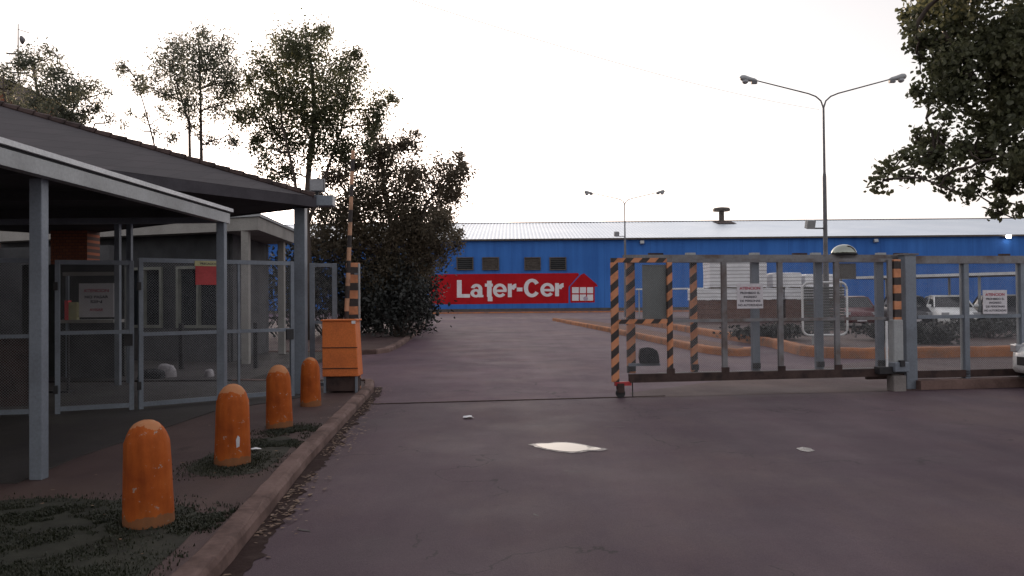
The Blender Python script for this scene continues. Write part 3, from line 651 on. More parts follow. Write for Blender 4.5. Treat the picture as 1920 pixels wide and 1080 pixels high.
bs_ = lambda pts: pts
def shade_tree(name, label, base, H, crown, seed, n):  # out of view, added to darken the left verge and bollards
    rnd = random.Random(seed); rng = np.random.default_rng(seed); r0 = empty(name, base, label, 'tree', 'unseen trees added behind the viewer for shade'); w = MB(); b = Vector(base)
    top = b + Vector((.2, .1, H)); w.tube(wobble(b, top, rnd, .02, 6), [.26, .24, .21, .18, .13, .09, .05], 10); cents = []
    for _ in range(26):
        v = Vector(rng.normal(size=3)).normalized(); q = Vector(crown[0]) + Vector((v.x * crown[1], v.y * crown[2], v.z * crown[3])) * rnd.uniform(.45, 1)
        w.tube(wobble(b.lerp(top, rnd.uniform(.35, .95)), q, rnd, .06, 4), [.07, .055, .04, .03, .015], 6)
        cents += (rng.normal(size=(n // 26, 3)) * .62 + np.array(q)).tolist()
    w.build('trunk', M['bark'], r0, smooth=True); leaves_mesh('crown', cents, .17, .13, rng, M['leaf'], r0)
shade_tree('leafy_tree', 'big unseen tree added for shade on the verge just behind the viewer, left', (-4.6, -1.6, .08), 8.5, ((-4.8, -2.0, 6.2), 3.6, 3.2, 2.9), 71, 15000)
shade_tree('leafy_tree', 'second unseen tree added for shade on the verge farther behind the viewer', (-4.0, -9.5, .08), 9, ((-3.8, -9.5, 6.2), 4.2, 3.8, 3.4), 72, 14000)
shade_tree('leafy_tree', 'unseen tree added for shade behind the viewer across the road, right', (7.5, -8, 0), 9, ((7.5, -8.5, 6.6), 4.2, 3.8, 3.4), 73, 12000)

def shrub(px, py, w, h, Y, label, seed, dens=900, lm='shrub'):
    rnd = random.Random(seed); rng = np.random.default_rng(seed); c = G(px, py, .1) if Y is None else P(px, py, Y); c.z = .1
    r0 = empty('shrub', c, label, 'shrub', 'shrubs along the works road'); st = MB(); cents = []
    for k in range(14):
        v = Vector((rnd.uniform(-.42, .42) * w, rnd.uniform(-.35, .35) * w, rnd.uniform(.3, .85) * h)); q = c + v
        st.tube(wobble(c + Vector((v.x * .2, v.y * .2, 0)), q, rnd, .06, 4), [.03, .024, .018, .012, .008], 5)
        cents += (rng.normal(size=(dens // 14, 3)) * np.array([w * .16, w * .15, h * .17]) + np.array(q)).tolist()
    cents = [(x, y, abs(z - .1) + .1) for x, y, z in cents]
    st.build('stem', M['bark'], r0); leaves_mesh('foliage', cents, .12 + .02 * h, .075 + .01 * h, rng, M[lm], r0); return r0
for i, (px, py, w, h, Y, lab) in enumerate([
    (762, 600, 2.6, 4.2, 46, 'dark tall shrub at the kerb, touching the left end of the red mural'),
    (752, 606, 2.4, 2.7, 31.9, 'dark shrub hiding the foot of the broad low tree'),
    (745, 606, 3.4, 4.4, 40, 'dark shrub under the broad tree, second from the road'),
    (712, 610, 2.6, 2.8, 37, 'lower dark shrub under the broad tree, right of the blue gap'),
    (776, 597, 1.5, 3.2, 54, 'farthest dark shrub, nearest to the factory wall at the road edge'),
    (672, 612, 1.6, 2.0, 36, 'small dark shrub just right of the striped gate column'),
    (620, 610, 4.0, 3.4, 34, 'dark wide shrub behind the narrow fence panel'),
    (560, 612, 4.2, 3.6, 33, 'dark shrub behind the thick corner post')]):
    shrub(px, py, w, h, Y, lab, 40 + i, 3000)
for i, (px, w, h, Y, lab) in enumerate([(1740, 1.6, 1.1, 24, 'small dark round shrub on the planted island behind the right fence panel'),
    (1668, 2.0, 1.1, 26, 'low dark shrub on the planted island behind the motor housing'),
    (1440, 2.4, 1.0, 27, 'low dark shrub on the planted island left of the tubular sign frame'),
    (1860, 3.0, 1.2, 27, 'wide dark shrub on the planted island at the right edge')]):
    shrub(px, 640, w * .9, h * .5, Y, lab, 60 + i, 1800)

# ------------------------------------------------------------------ bollards
def bollard(px, base_y, top_y, label, seed, wpx, spot=False):
    rnd = random.Random(seed); b = G(px, base_y, .085); r_ = wpx / 2 * b.y / FPX * .97; b = Vector((b.x * (1 + r_ / b.y), b.y + r_, .085)); t_ = P(px, top_y, b.y); h = t_.z - .085
    prof = [(r_ * 1.04, -.05), (r_ * 1.03, .02), (r_ * .99, h * .3), (r_ * .95, h * .6), (r_ * .915, h * .79), (r_ * .865, h * .82), (r_ * .79, h * .87), (r_ * .67, h * .92), (r_ * .50, h * .963), (r_ * .29, h * .99), (r_ * .08, h)]
    mb = MB(); n = 40; c = Vector((b.x, b.y, .085))
    for i, (rr, z) in enumerate(prof):
        for k in range(n):
            a = 2 * math.pi * k / n; q = rr * (1 + rnd.uniform(-.006, .006) + .008 * math.sin(3 * a + seed))
            if i in (4, 5) and rnd.random() < .3: q *= rnd.uniform(.92, .97)
            mb.v.append((c.x + q * math.cos(a), c.y + q * math.sin(a), c.z + z + rnd.uniform(-.002, .002)))
    for i in range(len(prof) - 1):
        for k in range(n):
            k2 = (k + 1) % n; mb.f.append((i * n + k, i * n + k2, (i + 1) * n + k2, (i + 1) * n + k))
    mb.f.append(tuple((len(prof) - 1) * n + k for k in range(n)))
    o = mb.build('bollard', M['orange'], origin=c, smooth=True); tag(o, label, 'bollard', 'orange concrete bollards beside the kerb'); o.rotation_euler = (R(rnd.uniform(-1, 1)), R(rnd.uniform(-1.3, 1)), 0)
    if spot:
        s_ = MB(); q = P(457, 830, b.y - r_ * .93)
        s_.add([(c.x + (r_ * 1.012) * math.sin(a), c.y - (r_ * 1.012) * math.cos(a), z) for a, z in ((.55, q.z - .05), (.72, q.z - .04), (.74, q.z + .04), (.62, q.z + .06), (.52, q.z + .02))], [(0, 1, 2, 3, 4)])
        s_.build('paint_chip', M['sign_white'], o)
    return o
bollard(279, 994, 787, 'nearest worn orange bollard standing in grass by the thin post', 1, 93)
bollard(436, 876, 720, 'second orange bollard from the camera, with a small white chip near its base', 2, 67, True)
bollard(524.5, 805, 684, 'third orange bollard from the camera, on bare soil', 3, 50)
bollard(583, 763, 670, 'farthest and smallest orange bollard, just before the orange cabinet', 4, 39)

# grass, dry leaves
def blades(name, regions, n, hmin, hmax, seed, m):
    rnd = random.Random(seed); vs, fs = [], []
    for _ in range(n):
        cx, cy, rx, ry = rnd.choice(regions); a = rnd.uniform(0, 6.28); q = min(1.5, abs(rnd.gauss(0, .62)))
        x, y = cx + rx * q * math.cos(a), cy + ry * q * math.sin(a)
        if x > -1.82 - (y - 3.7) * .066 or y > 10 or x < -6: continue
        if mnoise(Vector((x * 3.1, y * 3.1, 0))) + .5 * mnoise(Vector((x * 11, y * 11, 3))) < -.28 + rnd.random() * .35: continue
        h = rnd.uniform(hmin, hmax); b = rnd.uniform(0, 6.28); w = rnd.uniform(.003, .006); ln = rnd.uniform(.2, 1.0) * h
        dx, dy = math.cos(b), math.sin(b); n0 = len(vs)
        vs += [(x - dy * w, y + dx * w, .08), (x + dy * w, y - dx * w, .08), (x + dx * ln * .4 + dy * w * .7, y + dy * ln * .4 - dx * w * .7, .085 + h * .65), (x + dx * ln * .4 - dy * w * .7, y + dy * ln * .4 + dx * w * .7, .085 + h * .65), (x + dx * ln, y + dy * ln, .085 + h)]
        fs += [(n0, n0 + 1, n0 + 2, n0 + 3), (n0 + 3, n0 + 2, n0 + 4)]
    mb = MB(); mb.v = vs; mb.f = fs; o = mb.build(name, m); tag(o, kind='stuff'); return o
o = blades('grass', [(-2.75, 5.3, .55, .55), (-3.0, 4.4, .9, .9), (-2.45, 4.1, .6, .6), (-2.55, 7.3, .38, .5), (-2.45, 8.3, .3, .35), (-2.5, 9.1, .3, .35), (-3.6, 4.6, .8, 1.1), (-3.4, 5.6, .5, .4), (-2.1, 5.4, .22, .3)], 80000, .008, .026, 5, M['grass'])
tag(o, 'short dark grass round the bollards on the verge', 'grass')
gp = sheet('grass_ground', smooth_path([(-1.95, 3), (-2.0, 5.2), (-2.3, 5.8), (-2.9, 5.95), (-3.7, 6.1), (-4.2, 5.7), (-5.2, 5.5), (-5.2, 3), (-1.95, 3)], 2)[:-1], .088, mat('grass_soil', (0.024, 0.025, 0.015), .9, 0, .4, 6, bmp=.5))
gp = sheet('grass_ground', smooth_path([(-2.2, 6.85), (-2.15, 7.6), (-2.4, 8.9), (-2.9, 8.4), (-2.95, 7.1), (-2.6, 6.7), (-2.2, 6.85)], 2)[:-1], .088, mat('grass_soil', (0.030, 0.028, 0.018), .9, 0, .4, 6, bmp=.5))
rnd = random.Random(9); rng = np.random.default_rng(9); cc = []
for _ in range(900):
    s_ = rnd.random(); y = 3.6 + 10.8 * s_; x = -1.62 - (y - 3.7) * .078 + abs(rnd.gauss(0, .13)) + .03
    if math.sin(y * 2.3) + rnd.random() > .0: cc.append((x, y, rnd.uniform(.012, .035)))
for _ in range(60): cc.append((rnd.uniform(-3.6, -2.1), rnd.uniform(3.8, 12), rnd.uniform(.10, .12)))
def flat_leaves(name, cents, size, m, rng):
    mb = MB()
    for c in cents:
        a = rng.uniform(0, 6.28); s_ = size * rng.uniform(.5, 1.3); tz = rng.uniform(-.3, .3, 4) * s_
        mb.add([(c[0] + s_ * math.cos(a + k * math.pi / 2) * (1 if k % 2 == 0 else .55), c[1] + s_ * math.sin(a + k * math.pi / 2) * (1 if k % 2 == 0 else .55), c[2] + tz[k] * .5) for k in range(4)], [(0, 1, 2, 3)])
    return mb.build(name, m)
o = flat_leaves('dry_leaves', cc, .022, M['dry'], rng); tag(o, 'dry brown leaves lying in the gutter along the kerb', 'leaves', kind='stuff')
for (px, py, z, s_, lab) in ((479, 844, .095, .05, 'crumpled white litter on the soil beside the second bollard'), (879, 783, .015, .08, 'flat white litter on the road before the gate track')):
    p = G(px, py, z); mb = MB(); r2 = random.Random(px); n = 10
    vs = [(p.x + s_ * math.cos(k * .628) * r2.uniform(.6, 1.3), p.y + s_ * math.sin(k * .628) * r2.uniform(.6, 1.3), z + r2.uniform(0, .02)) for k in range(n)] + [(p.x, p.y, z + .03)]
    mb.add(vs, [(k, (k + 1) % n, n) for k in range(n)]); tag(mb.build('litter', M['white_metal'], origin=p), lab, 'litter')

# ------------------------------------------------------------------ wire panels and frames
def lerp3(a, b, s_): return Vector(a).lerp(Vector(b), s_)
def mesh_panel(a, b, z0, z1, parent, sp=.036, r_=.00085, name='wire_mesh'):
    """diamond wire between two upright sides a, b (xy)"""
    a, b = Vector((a[0], a[1], 0)), Vector((b[0], b[1], 0)); L = (b - a).length; u = (b - a) / L; H = z1 - z0; mb = MB()
    nrm = Vector((-u.y, u.x, 0)); k = int((L + H) / sp) + 1
    for sgn in (1, -1):
        for i in range(k):
            s0 = i * sp - (H if sgn > 0 else 0)
            # line s = s0 + sgn*t, height t
            t0, t1 = 0.0, H
            if sgn > 0:
                t0 = max(t0, -s0); t1 = min(t1, L - s0)
            else:
                t0 = max(t0, s0 - L); t1 = min(t1, s0)
            if t1 - t0 < .02: continue
            p = a + u * (s0 + sgn * t0) + Vector((0, 0, z0 + t0)) + nrm * (.0017 * sgn); q = a + u * (s0 + sgn * t1) + Vector((0, 0, z0 + t1)) + nrm * (.0017 * sgn)
            mb.bar(p, q, r_ * 2, r_ * 2, up=nrm)
    return mb.build(name, M['wire'], parent)
def upright(x, y, z0, z1, w, m, parent, name='post', rz=0.0, d=None):
    return MB().box((x, y, (z0 + z1) / 2), (w, d or w, z1 - z0), rz).build(name, m, parent, bevel=.006)
def rail(a, b, z, w, h, m, parent, name='rail'):
    return MB().bar((a[0], a[1], z), (b[0], b[1], z), w, h).build(name, m, parent)
# left fence line: three leaves
def leaf(a, b, z0, z1, zm, label, name='fence', cat='fence', mesh=True, extra=(), w=.06, m='galv', sheetlow=None):
    r0 = empty(name, (a[0], a[1], .09), label, cat); u = (Vector(b) - Vector(a)).normalized(); rz = math.atan2(u.y, u.x)
    upright(a[0], a[1], .09, z1, w, M[m], r0, rz=rz); upright(b[0], b[1], .09, z1, w, M[m], r0, rz=rz)
    a2, b2 = Vector(a) + u * w / 2, Vector(b) - u * w / 2
    rail(a2, b2, z1 - .03, w * .8, .06, M[m], r0); rail(a2, b2, zm, w * .8, .05, M[m], r0); rail(a2, b2, z0 + .03, w * .8, .06, M[m], r0)
    for s_ in extra:
        c = Vector(a).lerp(Vector(b), s_); upright(c.x, c.y, z0 + .06, z1 - .06, .035, M[m], r0, rz=rz)
    if mesh: mesh_panel(a2, b2, z0 + .06, z1 - .06, r0)
    if name == 'gate_leaf':
        for zz in (.42, 1.78): MB().box((a[0] + u.x * .0, a[1] + u.y * .0 - .045, zz), (.05, .03, .11), rz).build('hinge', M['dark'], r0)
        MB().box((b[0] - u.x * .02, b[1] - u.y * .02 - .05, 1.05), (.11, .04, .16), rz).build('latch', M['dark'], r0)
    if sheetlow:
        n = Vector((-u.y, u.x)) * .03
        c = (a2 + b2) / 2 + n; MB().box((c.x, c.y, (z0 + .1 + zm - .03) / 2), ((b2 - a2).length, .02, zm - z0 - .13), rz).build('lower_sheet', M[sheetlow], r0)
    return r0
z9 = .09
f0, f1 = G(-60, 786, z9), G(60, 780, z9); f2, f3 = G(108, 777, z9), G(247, 769, z9); f4, f5 = G(264, 768, z9), P(548, 740, 12.35)
leaf((f0.x - 2, f0.y - .3), (f1.x, f1.y), .12, 2.15, 1.13, 'grey wire fence panel with a dark brown lower sheet at the left edge', sheetlow='rust')
leaf((f2.x, f2.y), (f3.x, f3.y), .13, 2.13, 1.16, 'grey wire gate leaf between the near canopy post and the paired posts', name='gate_leaf', cat='gate')
leaf((f4.x, f4.y), (f5.x, 12.35), .13, 2.17, 1.12, 'widest grey wire gate leaf, the one behind the red and yellow sign', name='gate_leaf', cat='gate', extra=(.62,))
g0, g1 = P(585, 500, 13.42), P(627, 500, 13.5)
leaf((g0.x, 13.42), (g1.x, 13.5), .13, 2.19, 1.2, 'narrow pale framed fence panel between the corner post and the striped column', w=.085, m='galv')

# ------------------------------------------------------------------ near canopy
XA = -3.93
cn = empty('canopy', (XA, 6.72, .09), 'low flat canopy with a white edge line and thin grey posts, nearest on the left', 'canopy')
for (px, by, Y) in ((73, 915, 6.72), (416, 0, 10.5)):
    p = P(px, 600, Y); upright(p.x, Y, .085, 2.60, .105, M['galv'], cn)
upright(XA, 2.9, .085, 2.60, .105, M['galv'], cn)
MB().bar((XA + .0, 2.2, 2.66), (XA + .14, 10.62, 2.66), .10, .13).build('beam', M['galv_light'], cn)
MB().bar((-9.0, 10.56, 2.66), (XA + .08, 10.56, 2.66), .10, .12).build('beam', M['galv'], cn)
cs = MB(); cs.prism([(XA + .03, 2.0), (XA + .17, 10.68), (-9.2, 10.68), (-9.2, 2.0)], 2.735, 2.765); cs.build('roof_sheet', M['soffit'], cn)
MB().bar((XA + .045, 2.0, 2.775), (XA + .19, 10.70, 2.775), .035, .045).build('edge_trim', M['white_metal'], cn)
for k in range(5): MB().bar((-9, 3.2 + k * 1.7, 2.67), (XA - .03, 3.2 + k * 1.7, 2.67), .05, .10).build('joist', M['soffit'], cn)

# ------------------------------------------------------------------ gatehouse pavilion
E = Vector((-3.08, 12.5)); ua = Vector((-.565, -.825)); ub = Vector((-.80, .60)); S = 8.0
Wc, Nc = E + ua * S, E + ub * S; Fc = E + (ua + ub) * S; hipd = (ua + ub) / 2 * S; AP = E + hipd
gh = empty('gatehouse', (AP.x, AP.y, .09), 'dark tiled hipped roof of the gatehouse on grey posts, cutting across the upper left', 'gatehouse')
def shingles():
    m, t, bs = nodes('dark_shingles'); co = objco(t, (1, 1, 3.4))
    br_ = N(t, 'ShaderNodeTexBrick'); br_.inputs['Scale'].default_value = 2.2; br_.inputs['Mortar Size'].default_value = .015
    br_.inputs['Color1'].default_value = (0.048, 0.042, 0.047, 1); br_.inputs['Color2'].default_value = (0.038, 0.034, 0.039, 1); br_.inputs['Mortar'].default_value = (0.03, 0.026, 0.03, 1)
    mp = N(t, 'ShaderNodeMapping'); mp.inputs['Rotation'].default_value = (R(70), 0, R(-34)); t.links.new(objco(t), mp.inputs[0]); t.links.new(mp.outputs[0], br_.inputs['Vector'])
    a = mixc(t, .6, br_.outputs[0], mixc(t, 1, br_.outputs[0], ramp(t, noise(t, co, .8), [(0.3, (.7, .7, .72)), (0.7, (1.3, 1.2, 1.2))]), 'MULTIPLY'))
    t.links.new(a, bs.inputs['Base Color']); bs.inputs['Roughness'].default_value = .85; bump(t, bs, br_.outputs[1], .3, .01); return m
ZE, ZA = 3.19, 4.78
rm = MB(); rm.add([(E.x, E.y, ZE), (Wc.x, Wc.y, ZE), (Fc.x, Fc.y, ZE), (Nc.x, Nc.y, ZE), (AP.x, AP.y, ZA)], [(1, 0, 4), (2, 1, 4), (3, 2, 4), (0, 3, 4)])
rf = rm.build('roof', shingles(), gh)
hp = MB(); a3, b3_ = Vector((E.x, E.y, ZE)), Vector((AP.x, AP.y, ZA)); n = 26
for k in range(n):
    p = a3.lerp(b3_, (k + .02) / n); q = a3.lerp(b3_, (k + 1.0) / n); hp.tube([p, q], [.075, .055], 8)
hp.build('ridge_tile', M['rust'], rf)
fa = MB()
for c0_, c1_ in ((E, Wc), (E, Nc), (Nc, Fc), (Wc, Fc)):
    dd = (c1_ - c0_).normalized(); fa.bar((c0_.x - dd.x * .015, c0_.y - dd.y * .015, ZE - .085), (c1_.x, c1_.y, ZE - .085), .05, .155)
fa.build('fascia', mat('dark_fascia', (.05, .045, .055), .7), gh)
so_ = MB(); ins = .06; cen = AP
q = [cen + (c_ - cen) * .985 for c_ in (E, Wc, Fc, Nc)]
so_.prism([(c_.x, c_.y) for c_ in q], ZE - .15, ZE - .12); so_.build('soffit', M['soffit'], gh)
pc_ = P(564, 500, 12.72); upright(pc_.x, 12.72, .085, ZE - .15, .17, M['galv'], gh, name='post')
for (px, Y) in ((221, 14.2), (243, 14.6)):
    p = P(px, 500, Y); upright(p.x, Y, .09, ZE - .15, .09, M['galv'], gh, name='post')
pe = P(602, 377, 12.6); MB().box((pe.x, 12.62, pe.z), (.40, .22, .165)).build('beam_end', M['galv'], gh, bevel=.008)
fp = P(594, 347, 12.62)
flr = empty('floodlight', (fp.x, 12.62, fp.z - .14), 'square white faced floodlight standing on the tip of the gatehouse roof', 'floodlight')
MB().box((fp.x, 12.66, fp.z), (.235, .09, .205)).build('housing', M['lamp_grey'], flr, bevel=.008)
MB().box((fp.x, 12.608, fp.z), (.205, .008, .175)).build('glass', M['lamp_glass'], flr)
MB().box((fp.x, 12.66, fp.z - .125), (.04, .04, .06)).build('bracket', M['dark'], flr)

# ------------------------------------------------------------------ guard booth behind
S0, S1, S2 = Vector((-5.86, 18.5)), Vector((-14.0, 21.4)), Vector((-6.2, 22.9)); 
bo = empty('guard_booth', (-9.5, 21, .1), 'pale flat roofed guard booth with windows and columns behind the wire gates', 'guard booth')
us = (S1 - S0).normalized(); vs_ = (S2 - S0).normalized()
sl_ = MB(); sl_.prism([tuple(S0), tuple(S1), tuple(S1 + vs_ * 4.4), tuple(S2)], 3.22, 3.52); sl_.build('roof_slab', M['plaster'], bo)
ln = MB(); ln.prism([tuple(S0 - us * .05 - vs_ * .05), tuple(S1), tuple(S1 + vs_ * 4.4), tuple(S2 - us * .05 + vs_ * .05)], 3.53, 3.60); ln.build('coping', M['galv_light'], bo)
for (px, Y) in ((461, 18.75), (528, 22.2)):
    p = P(px, 500, Y); upright(p.x, Y, .1, 3.22, .17, M['plaster'], bo, name='column')
# walls, set back
bw = MB(); w0 = S0 + us * 1.0 + vs_ * .6; w1 = S1 + vs_ * .6; rzb = math.atan2(us.y, us.x)
def wallseg(mb, s0, s1, z0, z1, off=0, th=.14):
    c = w0 + us * (s0 + s1) / 2 + vs_ * off; mb.box((c.x, c.y, (z0 + z1) / 2), (s1 - s0, th, z1 - z0), rzb)
wallseg(bw, 0, 7.6, .1, .92); wallseg(bw, 0, 7.6, 2.45, 3.22); wallseg(bw, 0, .25, .92, 2.45); wallseg(bw, 1.55, 2.0, .92, 2.45); wallseg(bw, 3.2, 4.4, .92, 2.45); wallseg(bw, 7.2, 7.6, .92, 2.45)
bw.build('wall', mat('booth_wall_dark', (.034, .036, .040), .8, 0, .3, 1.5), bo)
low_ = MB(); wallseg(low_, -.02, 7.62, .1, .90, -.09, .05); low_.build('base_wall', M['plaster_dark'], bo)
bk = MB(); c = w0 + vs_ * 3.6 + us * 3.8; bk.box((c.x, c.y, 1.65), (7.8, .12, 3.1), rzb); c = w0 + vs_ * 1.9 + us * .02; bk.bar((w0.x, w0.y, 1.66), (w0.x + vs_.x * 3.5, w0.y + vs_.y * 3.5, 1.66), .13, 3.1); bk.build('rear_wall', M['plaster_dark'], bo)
for (s0, s1) in ((.25, 1.55), (2.0, 3.2), (4.4, 7.2)):
    fr = MB(); zz = ((.92, 2.45))
    wallseg(fr, s0, s1, .92, .99, -.03, .2); wallseg(fr, s0, s1, 2.38, 2.45, -.03, .2)
    wallseg(fr, s0, s0 + .07, .99, 2.38, -.03, .2); wallseg(fr, s1 - .07, s1, .99, 2.38, -.03, .2); mid = (s0 + s1) / 2; wallseg(fr, mid - .03, mid + .03, .99, 2.38, -.03, .18)
    wn = fr.build('window', mat('window_frame_cream', (.20, .21, .18), .6), bo)
    gl = MB(); wallseg(gl, s0 + .07, s1 - .07, .99, 2.38, .0, .02); gl.build('pane', M['glass'], wn)

# counter with shelf bars, sign, notice, can
cY = 15.2
a, b = P(108, 603, cY), P(216, 603, cY)
ct = empty('counter', ((a.x + b.x) / 2, cY, .09), 'narrow pale counter with an upper bar behind the left wire gate leaf', 'counter')
MB().box(((a.x + b.x) / 2, cY + .15, a.z), (b.x - a.x, .42, .06)).build('counter_top', M['plaster'], ct)
zt = P(150, 513, cY).z; MB().box(((a.x + b.x) / 2, cY + .2, zt), (b.x - a.x, .06, .07)).build('upper_bar', M['plaster'], ct)
for x in (a.x + .05, b.x - .05): MB().box((x, cY + .25, (zt + .09) / 2), (.05, .05, zt - .16)).build('leg', M['galv'], ct)
MB().box(((a.x + b.x) / 2, cY + .34, a.z / 2 + .02), (b.x - a.x - .1, .03, a.z - .12)).build('front_panel', M['plaster_dark'], ct)
def sign_board(name, c, w, h, u, lines, label, m='sign_white', tilt=0, group=None, th=.012):
    r0 = empty(name, c, label, 'sign', group); u = Vector((*u, 0)).normalized(); rz = math.atan2(u.y, u.x)
    MB().box(c, (w, th, h), rz).build('board', M[m], r0)
    nrm = Vector((u.y, -u.x, 0)); z = c[2] + h / 2
    for (txt, fr_, wd_, ink, top) in lines:
        p = Vector((c[0], c[1], c[2] + h / 2 - top * h)) + nrm * (th / 2 + .002)
        text_on(txt, fr_ * h, p, u, r0, M[ink], bold=fr_ * h * .03, width=wd_ * w, height=fr_ * h * .78)
    return r0
p = P(181, 563, cY - .08)
sign_board('sign', p, .66, .64, (1, 0), [('ATENCION', .13, .72, 'ink_red', .26), ('NO PASAR', .11, .68, 'ink_black', .44), ('SIN', .11, .34, 'ink_black', .58), ('AVISAR', .11, .40, 'ink_red', .82)], 'faded pinkish white notice with dark red writing standing on the counter, left', 'sign_white')
bx = P(135, 582, cY - .1); can = empty('carton', (bx.x, cY - .1, a.z + .03), 'small box with a red end and yellow face on the counter, left of the notice', 'carton')
MB().box((bx.x + .04, cY - .1, a.z + .20), (.15, .1, .33)).build('box', M['sign_yellow'], can); MB().box((bx.x - .075, cY - .1, a.z + .215), (.07, .11, .37)).build('red_end', mat('can_red', (.75, .04, .05), .4), can)
# brick pier
p0, p1 = P(92, 455, 16.2), P(161, 455, 16.2)
def bricks():
    m, t, bs = nodes('orange_brickwork'); b_ = N(t, 'ShaderNodeTexBrick'); b_.inputs['Scale'].default_value = 4; b_.inputs['Color1'].default_value = (.36, .12, .06, 1); b_.inputs['Color2'].default_value = (.28, .09, .05, 1); b_.inputs['Mortar'].default_value = (.10, .06, .05, 1)
    mp = N(t, 'ShaderNodeMapping'); mp.inputs['Rotation'].default_value = (R(90), 0, 0); t.links.new(objco(t), mp.inputs[0]); t.links.new(mp.outputs[0], b_.inputs['Vector']); t.links.new(b_.outputs[0], bs.inputs['Base Color']); bs.inputs['Roughness'].default_value = .85; return m
M['bricks'] = bricks()
tag(MB().box(((p0.x + p1.x) / 2, 16.5, 1.6), (p1.x - p0.x, .5, 3.0)).build('brick_pier', M['bricks'], origin=((p0.x + p1.x) / 2, 16.5, .1)), 'orange brick pier standing under the roof behind the counter', 'brick pier')
p2, p3 = P(40, 500, 15.9), P(232, 500, 15.9)
tag(MB().box(((p2.x + p3.x) / 2, 15.95, 1.21), (p3.x - p2.x, .05, 2.24)).build('screen_wall', mat('screen_dark', (.030, .034, .034), .7), origin=((p2.x + p3.x) / 2, 15.95, .09)), 'dark screen wall behind the counter, below the orange brick pier', 'wall')
# back wall and dark room at the left
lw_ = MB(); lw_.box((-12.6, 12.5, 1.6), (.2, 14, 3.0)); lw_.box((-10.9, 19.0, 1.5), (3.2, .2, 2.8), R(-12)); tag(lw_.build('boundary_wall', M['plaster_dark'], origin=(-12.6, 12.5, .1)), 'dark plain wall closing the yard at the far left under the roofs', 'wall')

# bin, bags, stand
def lathe_thing(name, c, prof, m, label, cat, n=20):
    return tag(MB().lathe(c, prof, n).build(name, M[m], origin=c, smooth=False), label, cat)
p = G(213, 694, .1); bn = empty('bin', p, 'dark bin with a pale rim standing behind the left gate leaf', 'bin')
MB().lathe(p, [(.16, 0), (.21, .46), (.19, .46), (.15, .02)], 20).build('body', M['black'], bn); MB().lathe(p + Vector((0, 0, .46)), [(.19, 0), (.225, .0), (.225, .06), (.185, .06)], 20).build('rim', M['plaster'], bn)
def lump(name, p, sz, m, label, cat, seed, n=14):
    rnd = random.Random(seed); mb = MB(); rows = 7; k = n
    for i in range(rows):
        ph = math.pi * .5 * i / (rows - 1)
        for j in range(k):
            a = 2 * math.pi * j / k; q = (math.cos(ph) ** .6 * (1 + .13 * math.sin(3 * a + seed) * math.cos(ph)) + .04) * rnd.uniform(.92, 1.07)
            mb.v.append((p[0] + sz[0] * q * math.cos(a), p[1] + sz[1] * q * math.sin(a), p[2] + sz[2] * math.sin(ph) ** .8 * rnd.uniform(.95, 1.04) * (1 + .06 * math.cos(a + seed))))
    for i in range(rows - 1):
        for j in range(k): mb.f.append((i * k + j, i * k + (j + 1) % k, (i + 1) * k + (j + 1) % k, (i + 1) * k + j))
    o = mb.build(name, M[m], origin=p, smooth=True); tag(o, label, cat); return o
lump('plastic_bag', G(311, 707, .1), (.19, .14, .25), 'bag_white', 'full white plastic bag lying on the yard floor behind the widest gate leaf', 'bag', 8)
lump('black_bag', G(287, 709, .1), (.26, .16, .17), 'bag_black', 'black bundle lying left against the white plastic bag', 'bag', 4)
lump('plastic_bag', G(392, 706, .1), (.09, .08, .14), 'bag_white', 'smaller white bag by the foot of the canopy post', 'bag', 5)
p = G(128, 735, .1); st = empty('stand', p, 'thin black upright stand with a flat foot behind the left gate leaf', 'stand')
MB().tube([p, p + Vector((0, 0, .98))], .022, 8).build('pole', M['black'], st); MB().box(p + Vector((-.12, 0, .01)), (.34, .2, .03)).build('foot', M['black'], st); MB().box(p + Vector((0, 0, .99)), (.16, .12, .03)).build('top_plate', M['black'], st)
for i, (px, by) in enumerate(((340, 692), (480, 690))):
    p = G(px, by, .1); tag(MB().box(p + Vector((0, 0, .5)), (.09, .09, 1.0)).build('marker_post', M['dark'], origin=p, bevel=.01), ['short dark post in the yard behind the widest gate leaf, nearer the white bag', 'short dark post in the yard just right of the booth column'][i], 'post')

# red and yellow sign on the gate leaf
uL = Vector((f5.x - f4.x, 12.35 - f4.y)).normalized(); c = P(395, 514, f4.y + (12.35 - f4.y) * (395 - 264) / 284 - .06)
s1 = empty('sign', c, 'red sign with a pale yellow header on the top rail of the wire gate', 'sign')
rz = math.atan2(uL.y, uL.x); MB().box(c + Vector((0, 0, -.02)), (.43, .012, .27), rz).build('board', M['sign_red'], s1)
MB().box(c + Vector((0, -.001, .152)), (.45, .014, .075), rz).build('header', M['sign_yellow'], s1)
text_on('PRECAUCION', .04, c + Vector((0, -.012, .135)), (uL.x, uL.y, 0), s1, M['ink_black'], .001, .28, .03)

